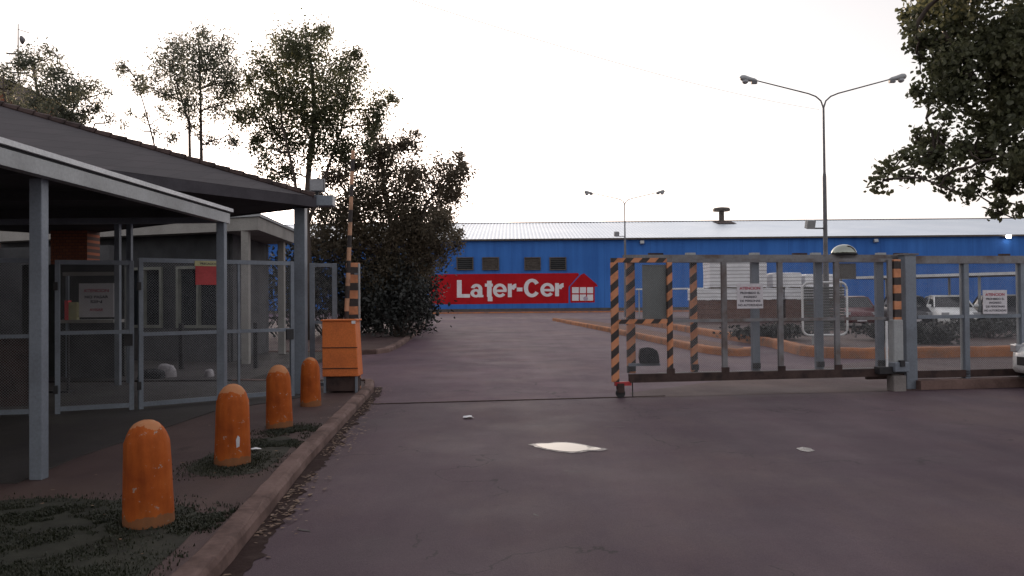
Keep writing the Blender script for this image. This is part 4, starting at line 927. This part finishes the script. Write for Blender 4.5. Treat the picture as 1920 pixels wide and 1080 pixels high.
# ------------------------------------------------------------------ barrier cabinet, boom, striped column
cb0, cb1 = P(604, 650, 12.75), P(667, 650, 12.75); cx = (cb0.x + cb1.x) / 2; cw = cb1.x - cb0.x
cb = empty('barrier_cabinet', (cx, 12.95, .09), 'orange metal barrier cabinet on a dark stand beside the kerb corner', 'barrier cabinet')
zt, zb = P(636, 602, 12.75).z, P(636, 706, 12.75).z
bd = MB()
bd.add([(cx - cw / 2, 12.75, zb), (cx + cw / 2 + .04, 12.75, zb), (cx + cw / 2 + .04, 13.15, zb), (cx - cw / 2, 13.15, zb), (cx - cw / 2, 12.75, zt), (cx + cw / 2 - .01, 12.75, zt), (cx + cw / 2 - .01, 13.15, zt), (cx - cw / 2, 13.15, zt)], [(3, 2, 1, 0), (4, 5, 6, 7), (0, 1, 5, 4), (1, 2, 6, 5), (2, 3, 7, 6), (3, 0, 4, 7)])
body = bd.build('body', M['cabinet'], cb, bevel=.012)
MB().box((cx + .01, 12.744, zb + .46), (cw + .03, .012, .012)).build('seam', M['rust'], body); MB().box((cx + .015, 12.744, zb + .13), (cw + .035, .012, .012)).build('seam', M['rust'], body)
MB().box((cx, 12.95, zt + .012), (cw + .04, .44, .025)).build('lid', M['cabinet'], cb, bevel=.008)
MB().box((cx + .02, 12.97, (zb + .09) / 2 + .02), (cw - .06, .34, zb - .10)).build('base_box', M['rust'], cb)
for x in (cx - cw / 2 + .03, cx + cw / 2): MB().box((x, 12.79, (zb + .09) / 2), (.035, .035, zb - .09)).build('leg', M['galv'], cb)
MB().box((cx + cw / 2 - .03, 12.735, zt - .02), (.06, .01, .05)).build('label_plate', M['white_metal'], cb)
b0, b1 = P(647, 610, 13.25), P(662, 282, 13.25)
bm = empty('boom_arm', (b0.x, 13.25, b0.z - .5), 'raised orange and black boom arm standing upright above the cabinet', 'boom arm')
MB().tube([b0 + Vector((0, 0, -.4)), b1], [.042, .03], 10).build('arm', M['boom'], bm)
MB().lathe((b0.x, 13.2, b0.z - .1), [(.1, -.03), (.1, .06)], 16, 'Y').build('pivot', M['dark'], bm)
MB().box((b0.x, 13.3, b0.z - .55), (.1, .1, .95)).build('pivot_post', M['dark'], bm)
c0_, c1_ = P(641, 500, 13.1), P(667, 500, 13.1); gx = (c0_.x + c1_.x) / 2
gcl = empty('gate_column', (gx, 13.45, .09), 'square gate column with orange and black bands behind the orange cabinet', 'gate column')
MB().box((gx, 13.45, 1.14), (c1_.x - c0_.x, .2, 2.1), R(14)).build('column', M['stripe_h'], gcl, bevel=.008)
pp = P(671, 500, 13.1); MB().tube([(pp.x, 13.2, 1.05), (pp.x, 13.2, 2.17)], .018, 8).build('guide_bar', M['galv_light'], gcl); MB().lathe((pp.x, 13.2, 1.0), [(.03, 0), (.03, .06)], 10).build('bar_foot', M['black'], gcl)
for z in (1.25, 2.0): MB().box((pp.x - .04, 13.25, z), (.09, .03, .03)).build('bar_bracket', M['galv'], gcl)

# ------------------------------------------------------------------ sliding gate
def GX(px, off=0.0):
    """point on the gate line (moved back by off) seen at photo column px"""
    k = (px - 960) / FPX; X = (12.3 + off) * k / (1 - .15 * k); return Vector((X, GL(X) + off))
def GZ(px, py, off=0.0):
    q = GX(px, off); return P(px, py, q.y).z
ug = Vector((1, .15)).normalized(); rg = math.atan2(ug.y, ug.x)
o_ = GX(1152)
sg = empty('sliding_gate', (o_.x, o_.y, .01), 'long sliding gate leaf with a black and orange striped nose and wire infill', 'sliding gate')
zt_, zm_, zb_ = 2.12, 1.19, .34
for px in (1152, 1255, 1357, 1462, 1568, 1672):
    q = GX(px); w = .115 if px == 1152 else .085; st_ = px <= 1255
    MB().box((q.x, q.y, (zt_ + .25) / 2 if px == 1152 else (zt_ + zb_) / 2), (w, .06, zt_ - (.25 if px == 1152 else zb_)), rg).build('post', M['stripe'] if st_ else M['gate_grey'], sg, bevel=.005)
A_, B_, C_ = GX(1152) + ug * .06, GX(1255) - ug * .045, GX(1672)
def grail(a, b, z, h, m, name='rail', w=.05, par=None): return MB().bar((a.x, a.y, z), (b.x, b.y, z), w, h).build(name, m, par or sg)
grail(A_ - ug * .115, B_, zt_ + .035, .07, M['stripe_rail']); grail(A_, B_, zm_, .07, M['stripe_rail'])
grail(GX(1255) + ug * .045, C_, zt_ + .03, .055, M['gate_grey']); 
gp = [1255, 1357, 1462, 1568, 1672]
for a, b in zip(gp[:-1], gp[1:]): grail(GX(a) + ug * .045, GX(b) - ug * .045, zm_, .05, M['gate_grey'])
grail(GX(1178), GX(1665), .30, .13, M['rust'], 'bottom_beam', .10)
for px in (1255, 1357, 1462, 1568):
    q = GX(px); MB().box((q.x, q.y - .045, .40), (.13, .012, .09), rg).build('gusset', M['rust'], sg)
MB().box((GX(1166).x, GX(1166).y, .22), (.26, .07, .06), rg).build('nose_plate', M['sign_red'], sg)
cells = [1152, 1255, 1357, 1462, 1568, 1672]
for a, b in zip(cells[:-1], cells[1:]):
    mesh_panel(GX(a) + ug * .05, GX(b) - ug * .045, .37, zm_ - .03, sg); mesh_panel(GX(a) + ug * .05, GX(b) - ug * .045, zm_ + .03, zt_, sg)
q = GX(1228); 
MB().box((q.x, q.y + .04, (zm_ + zt_) / 2 + .0), (.40, .006, zt_ - zm_ - .07), rg).build('reflection_sheet', M['board_grey'], sg)  # grey sheet added in place of a soft reflection
q = GX(1161); wh = MB(); wh.lathe((q.x, q.y - .02, .075), [(.02, -.025), (.07, -.025), (.075, -.01), (.075, .025), (.07, .04), (.02, .04)], 20, 'Y'); whl = wh.build('wheel', M['dark'], sg)
MB().box((q.x, q.y + .05, .15), (.11, .02, .16), rg).build('wheel_bracket', M['rust'], sg); MB().box((q.x, q.y - .07, .16), (.11, .02, .14), rg).build('wheel_bracket', M['rust'], sg)
MB().tube([(GX(1184).x, GX(1184).y, .0), (GX(1184).x, GX(1184).y, .26)], .009, 6).build('drop_bolt', M['dark'], sg)

# fixed fence behind the gate
OF = .34
ff = sg
for px in (1182, 1300, 1415, 1534, 1648):
    q = GX(px, OF); st_ = px in (1182, 1300); w = .13 if px == 1182 else .10 if px == 1300 else .13
    MB().box((q.x, q.y, 1.26), (w, .08, 1.82), rg).build('rear_post', M['stripe'] if st_ else M['galv'], ff, bevel=.006)
    MB().box((q.x, q.y - .06, .43), (.12, .05, .09), rg).build('roller_clamp', M['dark'], ff)
a, b = GX(1170, OF), GX(1700, OF); MB().bar((a.x, a.y, 2.215), (b.x, b.y, 2.215), .12, .085).build('top_beam', M['gate_grey'], ff)
MB().bar((a.x + .05, a.y - .1, 2.155), (b.x, b.y - .1, 2.155), .05, .06).build('guide_rail', M['gate_grey'], ff)
a, b = GX(1232, OF), GX(1700, OF); MB().bar((a.x, a.y, .32), (b.x, b.y, .32), .06, .05).build('lower_rail', M['gate_grey'], ff)
for px in (1240, 1415, 1600):
    q = GX(px, OF); q0 = GX(px); MB().bar((q.x, q.y, .27), (q0.x, q0.y, .27), .05, .04).build('cross_tie', M['rust'], ff)
a, b = GX(1176, OF), GX(1234, OF); MB().bar((a.x, a.y - .08, .49), (b.x, b.y - .08, .49), .04, .045).build('shelf_rail', M['galv'], ff)
for px in (1295, 1415, 1530, 1652):
    q = GX(px, OF); MB().box((q.x, q.y, 2.275), (.15, .09, .035), rg).build('beam_clamp', M['galv_light'], ff)
for px in (1230, 1500, 1690):
    q = GX(px, OF); MB().box((q.x, q.y, 2.272), (.24, .07, .03), rg).build('beam_strap', M['rust'], ff)
q = GX(1213, OF); c = Vector((q.x, q.y - .10, .515)); rb = MB(); prof = [(-.15, 0), (-.165, .10), (-.15, .215), (-.135, .24), (-.04, .26), (.05, .245), (.125, .20), (.15, .13), (.16, .03), (.155, 0)]
vs = [(c.x + x, c.y - .08, c.z + z) for x, z in prof] + [(c.x + x * .92, c.y + .1, c.z + z * .95) for x, z in prof]; k = len(prof)
rb.add(vs, [tuple(range(k)), tuple(range(2 * k - 1, k - 1, -1))] + [(i, k + i, k + (i + 1) % k, (i + 1) % k) for i in range(k)])
bgr = rb.build('black_bag', M['bag_black'], origin=c, bevel=.008); tag(bgr, 'black bag sitting on the low rail between the striped posts', 'bag')

# motor end: big post, banded column, housing
q = GX(1701, .1); gpz = empty('gate_post', (q.x, q.y, .01), 'thick grey square gate post carrying the fence beams, right of the banded column', 'gate post')
MB().box((q.x, q.y, 1.125), (.20, .20, 2.23), rg).build('post', M['galv'], gpz, bevel=.008)
MB().box((q.x, q.y, 2.25), (.26, .26, .025), rg).build('cap', M['gate_grey'], gpz)
q = GX(1680, -.05); col2 = empty('guide_column', (q.x, q.y, .1), 'slim banded orange and black guide column above the pale gate motor', 'guide column')
MB().box((q.x, q.y, 1.66), (.125, .1, 1.0), rg).build('column', M['stripe_h'], col2, bevel=.006)
q2 = GX(1668, -.05); MB().box((q2.x, q2.y, 1.66), (.07, .05, 1.0), rg).build('side_flange', M['gate_grey'], col2)
q = GX(1678, -.12); mot = empty('gate_motor', (q.x, q.y, .01), 'pale grey gate motor housing with a thin white pipe, beside the thick post', 'gate motor')
MB().box((q.x, q.y, .76), (.17, .16, .82), rg).build('housing', M['galv_light'], mot, bevel=.015)
MB().box((q.x + .03, q.y - .02, .40), (.26, .2, .16), rg).build('gearbox', M['galv'], mot, bevel=.015)
q3 = GX(1661, -.15); MB().tube([(q3.x, q3.y, .40), (q3.x, q3.y, 1.15)], .02, 10).build('pipe', M['white_metal'], mot)
MB().box((q.x - .1, q.y, .345), (.48, .16, .12), rg).build('drive_unit', M['dark'], mot, bevel=.01)
MB().box((q.x + .04, q.y - .11, .46), (.08, .06, .1), rg).build('switch', M['black'], mot)
MB().box((q.x + .0, q.y, .13), (.22, .2, .26), rg).build('base', M['concrete'], mot, bevel=.01)

# fixed fence to the right
o_ = GX(1712, .1); fr_ = empty('fence', (o_.x, o_.y, .01), 'fixed grey wire fence running right from the thick gate post', 'fence')
for px in (1810, 1916, 2040, 2170):
    q = GX(px, .1); MB().box((q.x, q.y, 1.12), (.09, .07, 2.0), rg).build('post', M['galv'], fr_, bevel=.005)
    MB().box((q.x - .06, q.y + .03, 1.12), (.035, .03, 1.98), rg).build('stay', M['galv_light'], fr_)
a, b = GX(1713, .1), GX(2200, .1); MB().bar((a.x, a.y, 2.16), (b.x, b.y, 2.16), .10, .13).build('top_beam', M['gate_grey'], fr_)
pxs = [1713, 1810, 1916, 2040, 2170]
for p0_, p1_ in zip(pxs[:-1], pxs[1:]):
    a, b = GX(p0_, .1) + ug * .05, GX(p1_, .1) - ug * .05
    MB().bar((a.x, a.y, 1.2), (b.x, b.y, 1.2), .05, .06).build('mid_rail', M['galv'], fr_); mesh_panel(a, b, .30, 1.17, fr_); mesh_panel(a, b, 1.23, 2.09, fr_)
MB().bar((a.x - 4.2, a.y - .63, .24), (b.x, b.y, .24), .07, .12).build('bottom_rail', M['rust'], fr_)
a, b = GX(1713, .02), GX(2200, .02)
pl = MB().bar((a.x, a.y, .075), (b.x, b.y, .075), .3, .16).build('fence_plinth', M['kerb'], origin=(a.x, a.y, 0)); tag(pl, 'low concrete plinth under the right hand fence', 'plinth')
q = GX(1884, .1); MB().box((q.x, q.y, 2.24), (.16, .09, .04), rg).build('beam_strap', M['rust'], fr_)

L_ = [('ATENCION', .15, .80, 'ink_red', .24), ('PROHIBIDO EL', .115, .76, 'ink_black', .415), ('INGRESO', .115, .50, 'ink_black', .575), ('DE PERSONAS', .115, .78, 'ink_black', .735), ('NO AUTORIZADAS', .115, .92, 'ink_black', .905)]
q = GX(1406, -.05); z = GZ(1406, 555, -.05); sign_board('sign', Vector((q.x, q.y, z)), .44, .40, ug, L_, 'white warning sign with red heading wired to the sliding gate', group='prohibition signs on the fences')
q = GX(1865, .03); z = GZ(1865, 566, .03); sign_board('sign', Vector((q.x, q.y, z)), .45, .40, ug, L_, 'white warning sign with red heading on the right hand fence', group='prohibition signs on the fences')

# dome mirror on the guide beam, beige box below it
q = GX(1583, OF); mr = empty('dome_mirror', (q.x, q.y, 2.265), 'half round dark mirror dome sitting on the gate guide beam', 'mirror')
m, t, bs = nodes('mirror_dome'); bs.inputs['Metallic'].default_value = 1; bs.inputs['Roughness'].default_value = .05; bs.inputs['Base Color'].default_value = (.30, .32, .28, 1)
MB().lathe((q.x, q.y, 2.268), [(.205 * math.cos(R(a)), .165 * math.sin(R(a))) for a in (0, 12, 25, 38, 50, 62, 74, 84, 89)], 32).build('dome', m, mr, smooth=True)
MB().lathe((q.x, q.y, 2.258), [(.20, 0), (.222, 0), (.222, .016), (.20, .016)], 32).build('rim', M['dark'], mr)
q = GX(1584, OF); MB().box((q.x, q.y - .07, 1.98), (.33, .05, .26), rg).build('junction_box', mat('beige_box', (.13, .12, .105), .6), sg, bevel=.008)

# ------------------------------------------------------------------ tubular sign frame with slats
TY = 24.0; a, b = P(1504, 530, TY), P(1589, 628, TY); x0_, x1_, z1_, z0_ = a.x, b.x, a.z, b.z
tf = empty('tubular_stand', ((x0_ + x1_) / 2, TY, .13), 'rounded white tube frame holding a dark slatted board behind the gate', 'stand')
loop = []
for (cx_, cz_, a0) in ((x1_ - .2, z1_ - .2, 0), (x0_ + .2, z1_ - .2, 90), (x0_ + .2, z0_ + .2, 180), (x1_ - .2, z0_ + .2, 270)):
    for k in range(6): an = R(a0 + k * 18); loop.append((cx_ + .2 * math.cos(an), TY, cz_ + .2 * math.sin(an)))
loop.append(loop[0]); MB().tube(loop, .035, 8).build('tube', M['white_metal'], tf, smooth=True)
for x in (x0_ + .3, x1_ - .3): MB().tube([(x, TY, .1), (x, TY, z0_ + .02)], .03, 8).build('leg', M['galv_light'], tf)
sb = MB(); nS = 16
for k in range(nS): sb.box(((x0_ + x1_) / 2, TY + .04, z0_ + .12 + (z1_ - z0_ - .24) * (k + .5) / nS), (x1_ - x0_ - .12, .02, (z1_ - z0_ - .24) / nS * .72), 0, R(25))
sb.build('slatted_board', M['board_grey'], tf)

# ------------------------------------------------------------------ pallets of wrapped bricks
def brick_pallet(c, label, w=1.6, h=1.9, full=False):
    r0 = empty('brick_pallet', c, label, 'brick pallet', 'film wrapped brick pallets')
    pm = MB()
    for k in range(5): pm.box((c[0] - w / 2 + (k + .5) * w / 5, c[1], c[2] + .14), (w / 5 * .7, w, .03))
    for k in range(3): pm.box((c[0], c[1] - w / 2 + .06 + k * (w / 2 - .06), c[2] + .06), (w, .1, .12))
    pm.build('pallet', M['pallet'], r0)
    bk_ = MB(); lay = 6; hb = h - .16
    for k in range(lay): bk_.box((c[0], c[1], c[2] + .16 + hb * (k + .5) / lay), (w * (1 - .015 * (k % 2)), w * (1 - .015 * (k % 2)), hb / lay - .012))
    bk_.build('bricks', mat('fired_bricks', (.15, .085, .07), .85, 0, .3, 8), r0)
    hd = MB(); rnd = random.Random(7); z0h = c[2] + h * (.02 if full else .66); z1h = c[2] + h + .05; n = 24; rings = []
    for i, z in enumerate([z0h, z0h + .05, (z0h + z1h) / 2, z1h - .08, z1h]):
        for j in range(n):
            a = 2 * math.pi * j / n; ca, sa = math.cos(a), math.sin(a); q = 1 / max(abs(ca), abs(sa)) * (w / 2 + .04) * (1 - (.06 if i == 4 else 0)) * rnd.uniform(.985, 1.02)
            hd.v.append((c[0] + ca * q, c[1] + sa * q, z + rnd.uniform(-.02, .02) + (.07 * rnd.random() if i == 0 else 0)))
    for i in range(4):
        for j in range(n): hd.f.append((i * n + j, i * n + (j + 1) % n, (i + 1) * n + (j + 1) % n, (i + 1) * n + j))
    hd.f.append(tuple(4 * n + j for j in range(n))); hd.build('film_hood', M['film'], r0)
    return r0
pal = [(1322, 48, 0), (1378, 48, 0), (1434, 48, 0), (1490, 48, 0), (1350, 50, 1.95), (1400, 50, 1.95), (1546, 47, 0)]
first = None; nms = ['leftmost film wrapped brick pallet of the front row, behind the gate', 'second film wrapped brick pallet of the front row, behind the gate', 'third film wrapped brick pallet of the front row, behind the warning sign', 'fourth film wrapped brick pallet of the front row, left of the tubular frame', 'upper film wrapped brick pallet, the left of the two stacked on others', 'upper film wrapped brick pallet, the right of the two stacked on others', 'last film wrapped brick pallet of the front row, behind the tubular frame']
for i, (px, Y, dz) in enumerate(pal):
    p = P(px, 600, Y); p.z = .14 + (0 if dz == 0 else 0)
    if dz: 
        pb = P(px, 600, Y); p = Vector((pb.x, Y, .14))
    if first is None: first = brick_pallet(Vector((p.x, Y, p.z)), nms[i]); f0c = Vector((p.x, Y, p.z))
    elif dz:
        copy_tree(first, Vector((p.x, Y, p.z)) - f0c + Vector((0, 0, 0)), nms[i].replace('upper', 'rear row')) if False else None
    else: copy_tree(first, Vector((p.x, Y, p.z)) - f0c, nms[i])
for i, (px, hh_, lb) in enumerate(((1468, .85, 'low film wrapped brick pallet on the front row, nearest left of the tubular stand'), (1528, .75, 'low film wrapped brick pallet on the front row, seen through the tubular stand'))):
    base_ = P(px, 600, 48); brick_pallet(Vector((base_.x, 48, .14 + 1.9 + .06)), lb, h=hh_, full=True)
for i, (px, k) in enumerate(((1352, 4), (1404, 5))):
    base_ = P(px, 600, 48); z = .14 + 1.9 + .06; brick_pallet(Vector((base_.x, 48, z)), nms[k], h=1.75 if k == 4 else 1.5, full=True)

# ------------------------------------------------------------------ carports
def carport(A, B, depth, z, label, nposts, slope=.0):
    A, B = Vector(A), Vector(B); u = (B - A).normalized(); v = Vector((-u.y, u.x)); L = (B - A).length; r0 = empty('carport', (A.x, A.y, .1), label, 'carport', 'open carports in the works yard')
    q = [A, B, B + v * depth, A + v * depth]; m_ = MB(); m_.prism([tuple(c) for c in q], z, z + .06); m_.build('roof', M['soffit'], r0)
    MB().bar((A.x, A.y, z + .03), (B.x, B.y, z + .03), .06, .12).build('edge_trim', M['white_metal'], r0)
    for k in range(nposts):
        s_ = (k + .05) / (nposts - 1 + .1) * L; c = A + u * s_ + v * .3; upright(c.x, c.y, .1, z, .09, M['galv_light'], r0); c = A + u * s_ + v * (depth - .3); upright(c.x, c.y, .1, z, .09, M['galv_light'], r0)
    return r0
a, b = P(1192, 546, 62), P(1520, 538, 58)
carport((a.x, 62), (b.x, 58), 5, 2.25, 'far low carport with a thin white roof edge in front of the blue wall', 4)
a, b = P(1565, 526, 40), P(2000, 512, 32)
carport((a.x, 40), (b.x, 32), 5, 2.45, 'nearer low carport with a white roof edge behind the right hand fence', 4)

# ------------------------------------------------------------------ cars
def car(loc, rz, paint, label, group=None, s=1.0):
    r0 = empty('parked_car', (0, 0, 0), label, 'car', group); Lc, Wc_ = 4.1, 1.7
    # stations along x: nose at -x ; (x, half width, z low, z belt)
    st = [(-2.05, .50, .38, .56), (-1.98, .66, .26, .68), (-1.75, .78, .22, .76), (-1.2, .83, .22, .88), (-.75, .85, .22, .94), (0, .86, .22, .97), (.9, .86, .22, .98), (1.6, .83, .24, .98), (1.93, .74, .28, .92), (2.03, .60, .36, .80)]
    mb = MB(); K = 10
    for (x, hw, zl, zb) in st:
        h = zb - zl
        for (a, b) in ((-.9, 0), (-1, .12), (-1.0, .5), (-.97, .8), (-.86, 1.0), (.86, 1.0), (.97, .8), (1.0, .5), (1, .12), (.9, 0)): mb.v.append((x, a * hw, zl + b * h))
    for i in range(len(st) - 1):
        for k in range(K): mb.f.append((i * K + k, (i + 1) * K + k, (i + 1) * K + (k + 1) % K, i * K + (k + 1) % K))
    mb.f.append(tuple(range(K))); mb.f.append(tuple((len(st) - 1) * K + k for k in range(K))[::-1])
    body = mb.build('body', paint, r0, smooth=True)
    gs = [(-.85, .74, .93), (-.25, .62, 1.38), (.5, .62, 1.43), (1.2, .62, 1.38), (1.75, .70, .97)]
    gm = MB()
    for (x, hw, z) in gs: gm.v += [(x, -.76, .93), (x, -hw, z), (x, hw, z), (x, .76, .93)]
    for i in range(len(gs) - 1):
        for k in range(3): gm.f.append((i * 4 + k, (i + 1) * 4 + k, (i + 1) * 4 + k + 1, i * 4 + k + 1))
    gm.build('windows', M['glass'], r0)
    rm_ = MB()
    for (x, hw, z) in ((-.22, .6, 1.385), (.5, .61, 1.44), (1.18, .6, 1.39)): rm_.v += [(x, -hw, z), (x, hw, z), (x, hw, z + .02), (x, -hw, z + .02)]
    for i in range(2):
        for k in range(4): rm_.f.append((i * 4 + k, (i + 1) * 4 + k, (i + 1) * 4 + (k + 1) % 4, i * 4 + (k + 1) % 4))
    rm_.f += [(3, 2, 1, 0), (8, 9, 10, 11)]; rm_.build('roof', paint, r0)
    pl_ = MB()
    for sy in (-1, 1):
        for (xa, za, xb, zb2) in ((-.85, .94, -.24, 1.39), (.42, .95, .45, 1.43), (1.72, .98, 1.2, 1.39)): pl_.bar((xa, sy * .765, za), (xb, sy * .625, zb2), .05, .04)
    pl_.build('pillars', paint, r0)
    for sx in (-1.25, 1.28):
        for sy in (-1, 1):
            w_ = MB(); w_.lathe((sx, sy * .78, .30), [(.20, -.09), (.29, -.09), (.305, -.05), (.305, .05), (.29, .09), (.20, .09)], 24, 'Y'); wl_ = w_.build('wheel', M['tyre'], r0)
            MB().lathe((sx, sy * .80, .30), [(.04, -.085), (.19, -.07), (.19, .07), (.04, .085)], 18, 'Y').build('rim', M['rim'], wl_)
    for sy in (-1, 1):
        h_ = MB(); h_.box((-1.90, sy * .58, .66), (.22, .28, .13), R(-18 * sy)); h_.build('headlight', M['lamp_glass'], r0, bevel=.02)
        MB().box((-.62, sy * .93, 1.0), (.12, .18, .12)).build('mirror', paint, r0, bevel=.02)
    MB().box((-2.04, 0, .46), (.04, .9, .14)).build('grille', M['black'], r0); MB().box((-2.055, 0, .36), (.02, .4, .1)).build('number_plate', M['sign_white'], r0)
    r0.location = loc; r0.rotation_euler = (0, 0, rz); r0.scale = (s, s, s); return r0
paint_w = mat('white_car_paint', (.78, .80, .80), .25, 0, .06, 2, bmp=0)
paint_m = mat('maroon_car_paint', (.10, .02, .025), .3, 0, .2, 2, bmp=0)
paint_g = mat('dark_grey_car_paint', (.05, .052, .06), .3, 0, .2, 2, bmp=0)
car((10.46, 13.0, 0.004), R(4), paint_w, 'white car whose nose just enters at the right edge')
p = P(1625, 600, 36.5); car((p.x, 38, .13), R(78), paint_m, 'maroon parked car under the nearer carport behind the tubular frame', 'cars parked under the carport')
p = P(1720, 600, 36); car((p.x, 37, .13), R(75), paint_g, 'dark grey parked car under the nearer carport, second from left', 'cars parked under the carport')
p = P(1815, 600, 34); car((p.x, 35.5, .13), R(75), paint_w, 'white parked car under the nearer carport behind the fence', 'cars parked under the carport')
p = P(1895, 600, 34); car((p.x, 34.5, .13), R(75), paint_g, 'dark grey parked car under the nearer carport near the right edge', 'cars parked under the carport')

# ------------------------------------------------------------------ far left: brick house, antenna mast
hp_ = P(-40, 128, 46); hz = hp_.z
hh = empty('brick_house', (hp_.x, 46, 0), 'brown brick gable rising behind the gatehouse roof at the far left', 'house')
MB().box((hp_.x, 50, (hz - 3.2) / 2), (6.4, 8, hz - 3.2)).build('wall', M['bricks'], hh)
gm = MB(); zt0 = hz - 3.2
gm.add([(hp_.x - 3.2, 46, zt0), (hp_.x + 3.2, 46, zt0), (hp_.x, 46, hz)], [(0, 1, 2)]); gm.build('gable', M['bricks'], hh)
rr_ = MB()
for sx in (-1, 1): rr_.bar((hp_.x + sx * 1.75, 45.7, hz - 1.68), (hp_.x + sx * 1.75, 54.3, hz - 1.68), 5.0, .12, up=(sx * .68, 0, .73))
rr_.build('roof', M['rust'], hh)
ch = P(46, 205, 46); MB().box((ch.x, 48, ch.z / 2 + .2), (.8, .8, ch.z + .8)).build('chimney', M['bricks'], hh)
ap = P(34, 45, 62); an = empty('antenna_mast', (ap.x, 62, 0), 'thin lattice antenna mast above the leftmost tree', 'mast')
lt = MB(); zz = 0; w_ = .22
for (dx, dy) in ((-w_, -w_), (w_, -w_), (0, w_)): lt.tube([(ap.x + dx, 62 + dy, 0), (ap.x + dx * .9, 62 + dy * .9, ap.z - 4)], .028, 5)
k = 0; z = 6.0
while z < ap.z - 4.4:
    s_ = 1 if k % 2 else -1; lt.bar((ap.x - w_ * s_, 62 - w_, z), (ap.x + w_ * s_, 62 - w_, z + .5), .02, .02); lt.bar((ap.x - w_ * s_, 62 - w_, z), (ap.x, 62 + w_, z + .5), .02, .02); z += .5; k += 1
lt.tube([(ap.x, 62, ap.z - 4.2), (ap.x, 62, ap.z)], [.07, .04], 6); lt.build('mast', M['lamp_grey'], an)
q = P(40, 75, 62); MB().lathe((q.x + .05, 62, q.z), [(.15, -.08), (.34, .0), (.14, .2)], 12, 'X').build('dish', M['lamp_grey'], an)
q = P(38, 55, 62); MB().bar((ap.x, 62, q.z), (ap.x + .9, 62, q.z - .3), .05, .05).build('antenna', M['lamp_grey'], an)
for y_ in (100, 118, 135): q = P(34, y_, 62); MB().bar((ap.x - .9, 62, q.z), (ap.x + .8, 62, q.z - .1), .05, .12).build('antenna', M['lamp_grey'], an)
print('leaves', cnt)
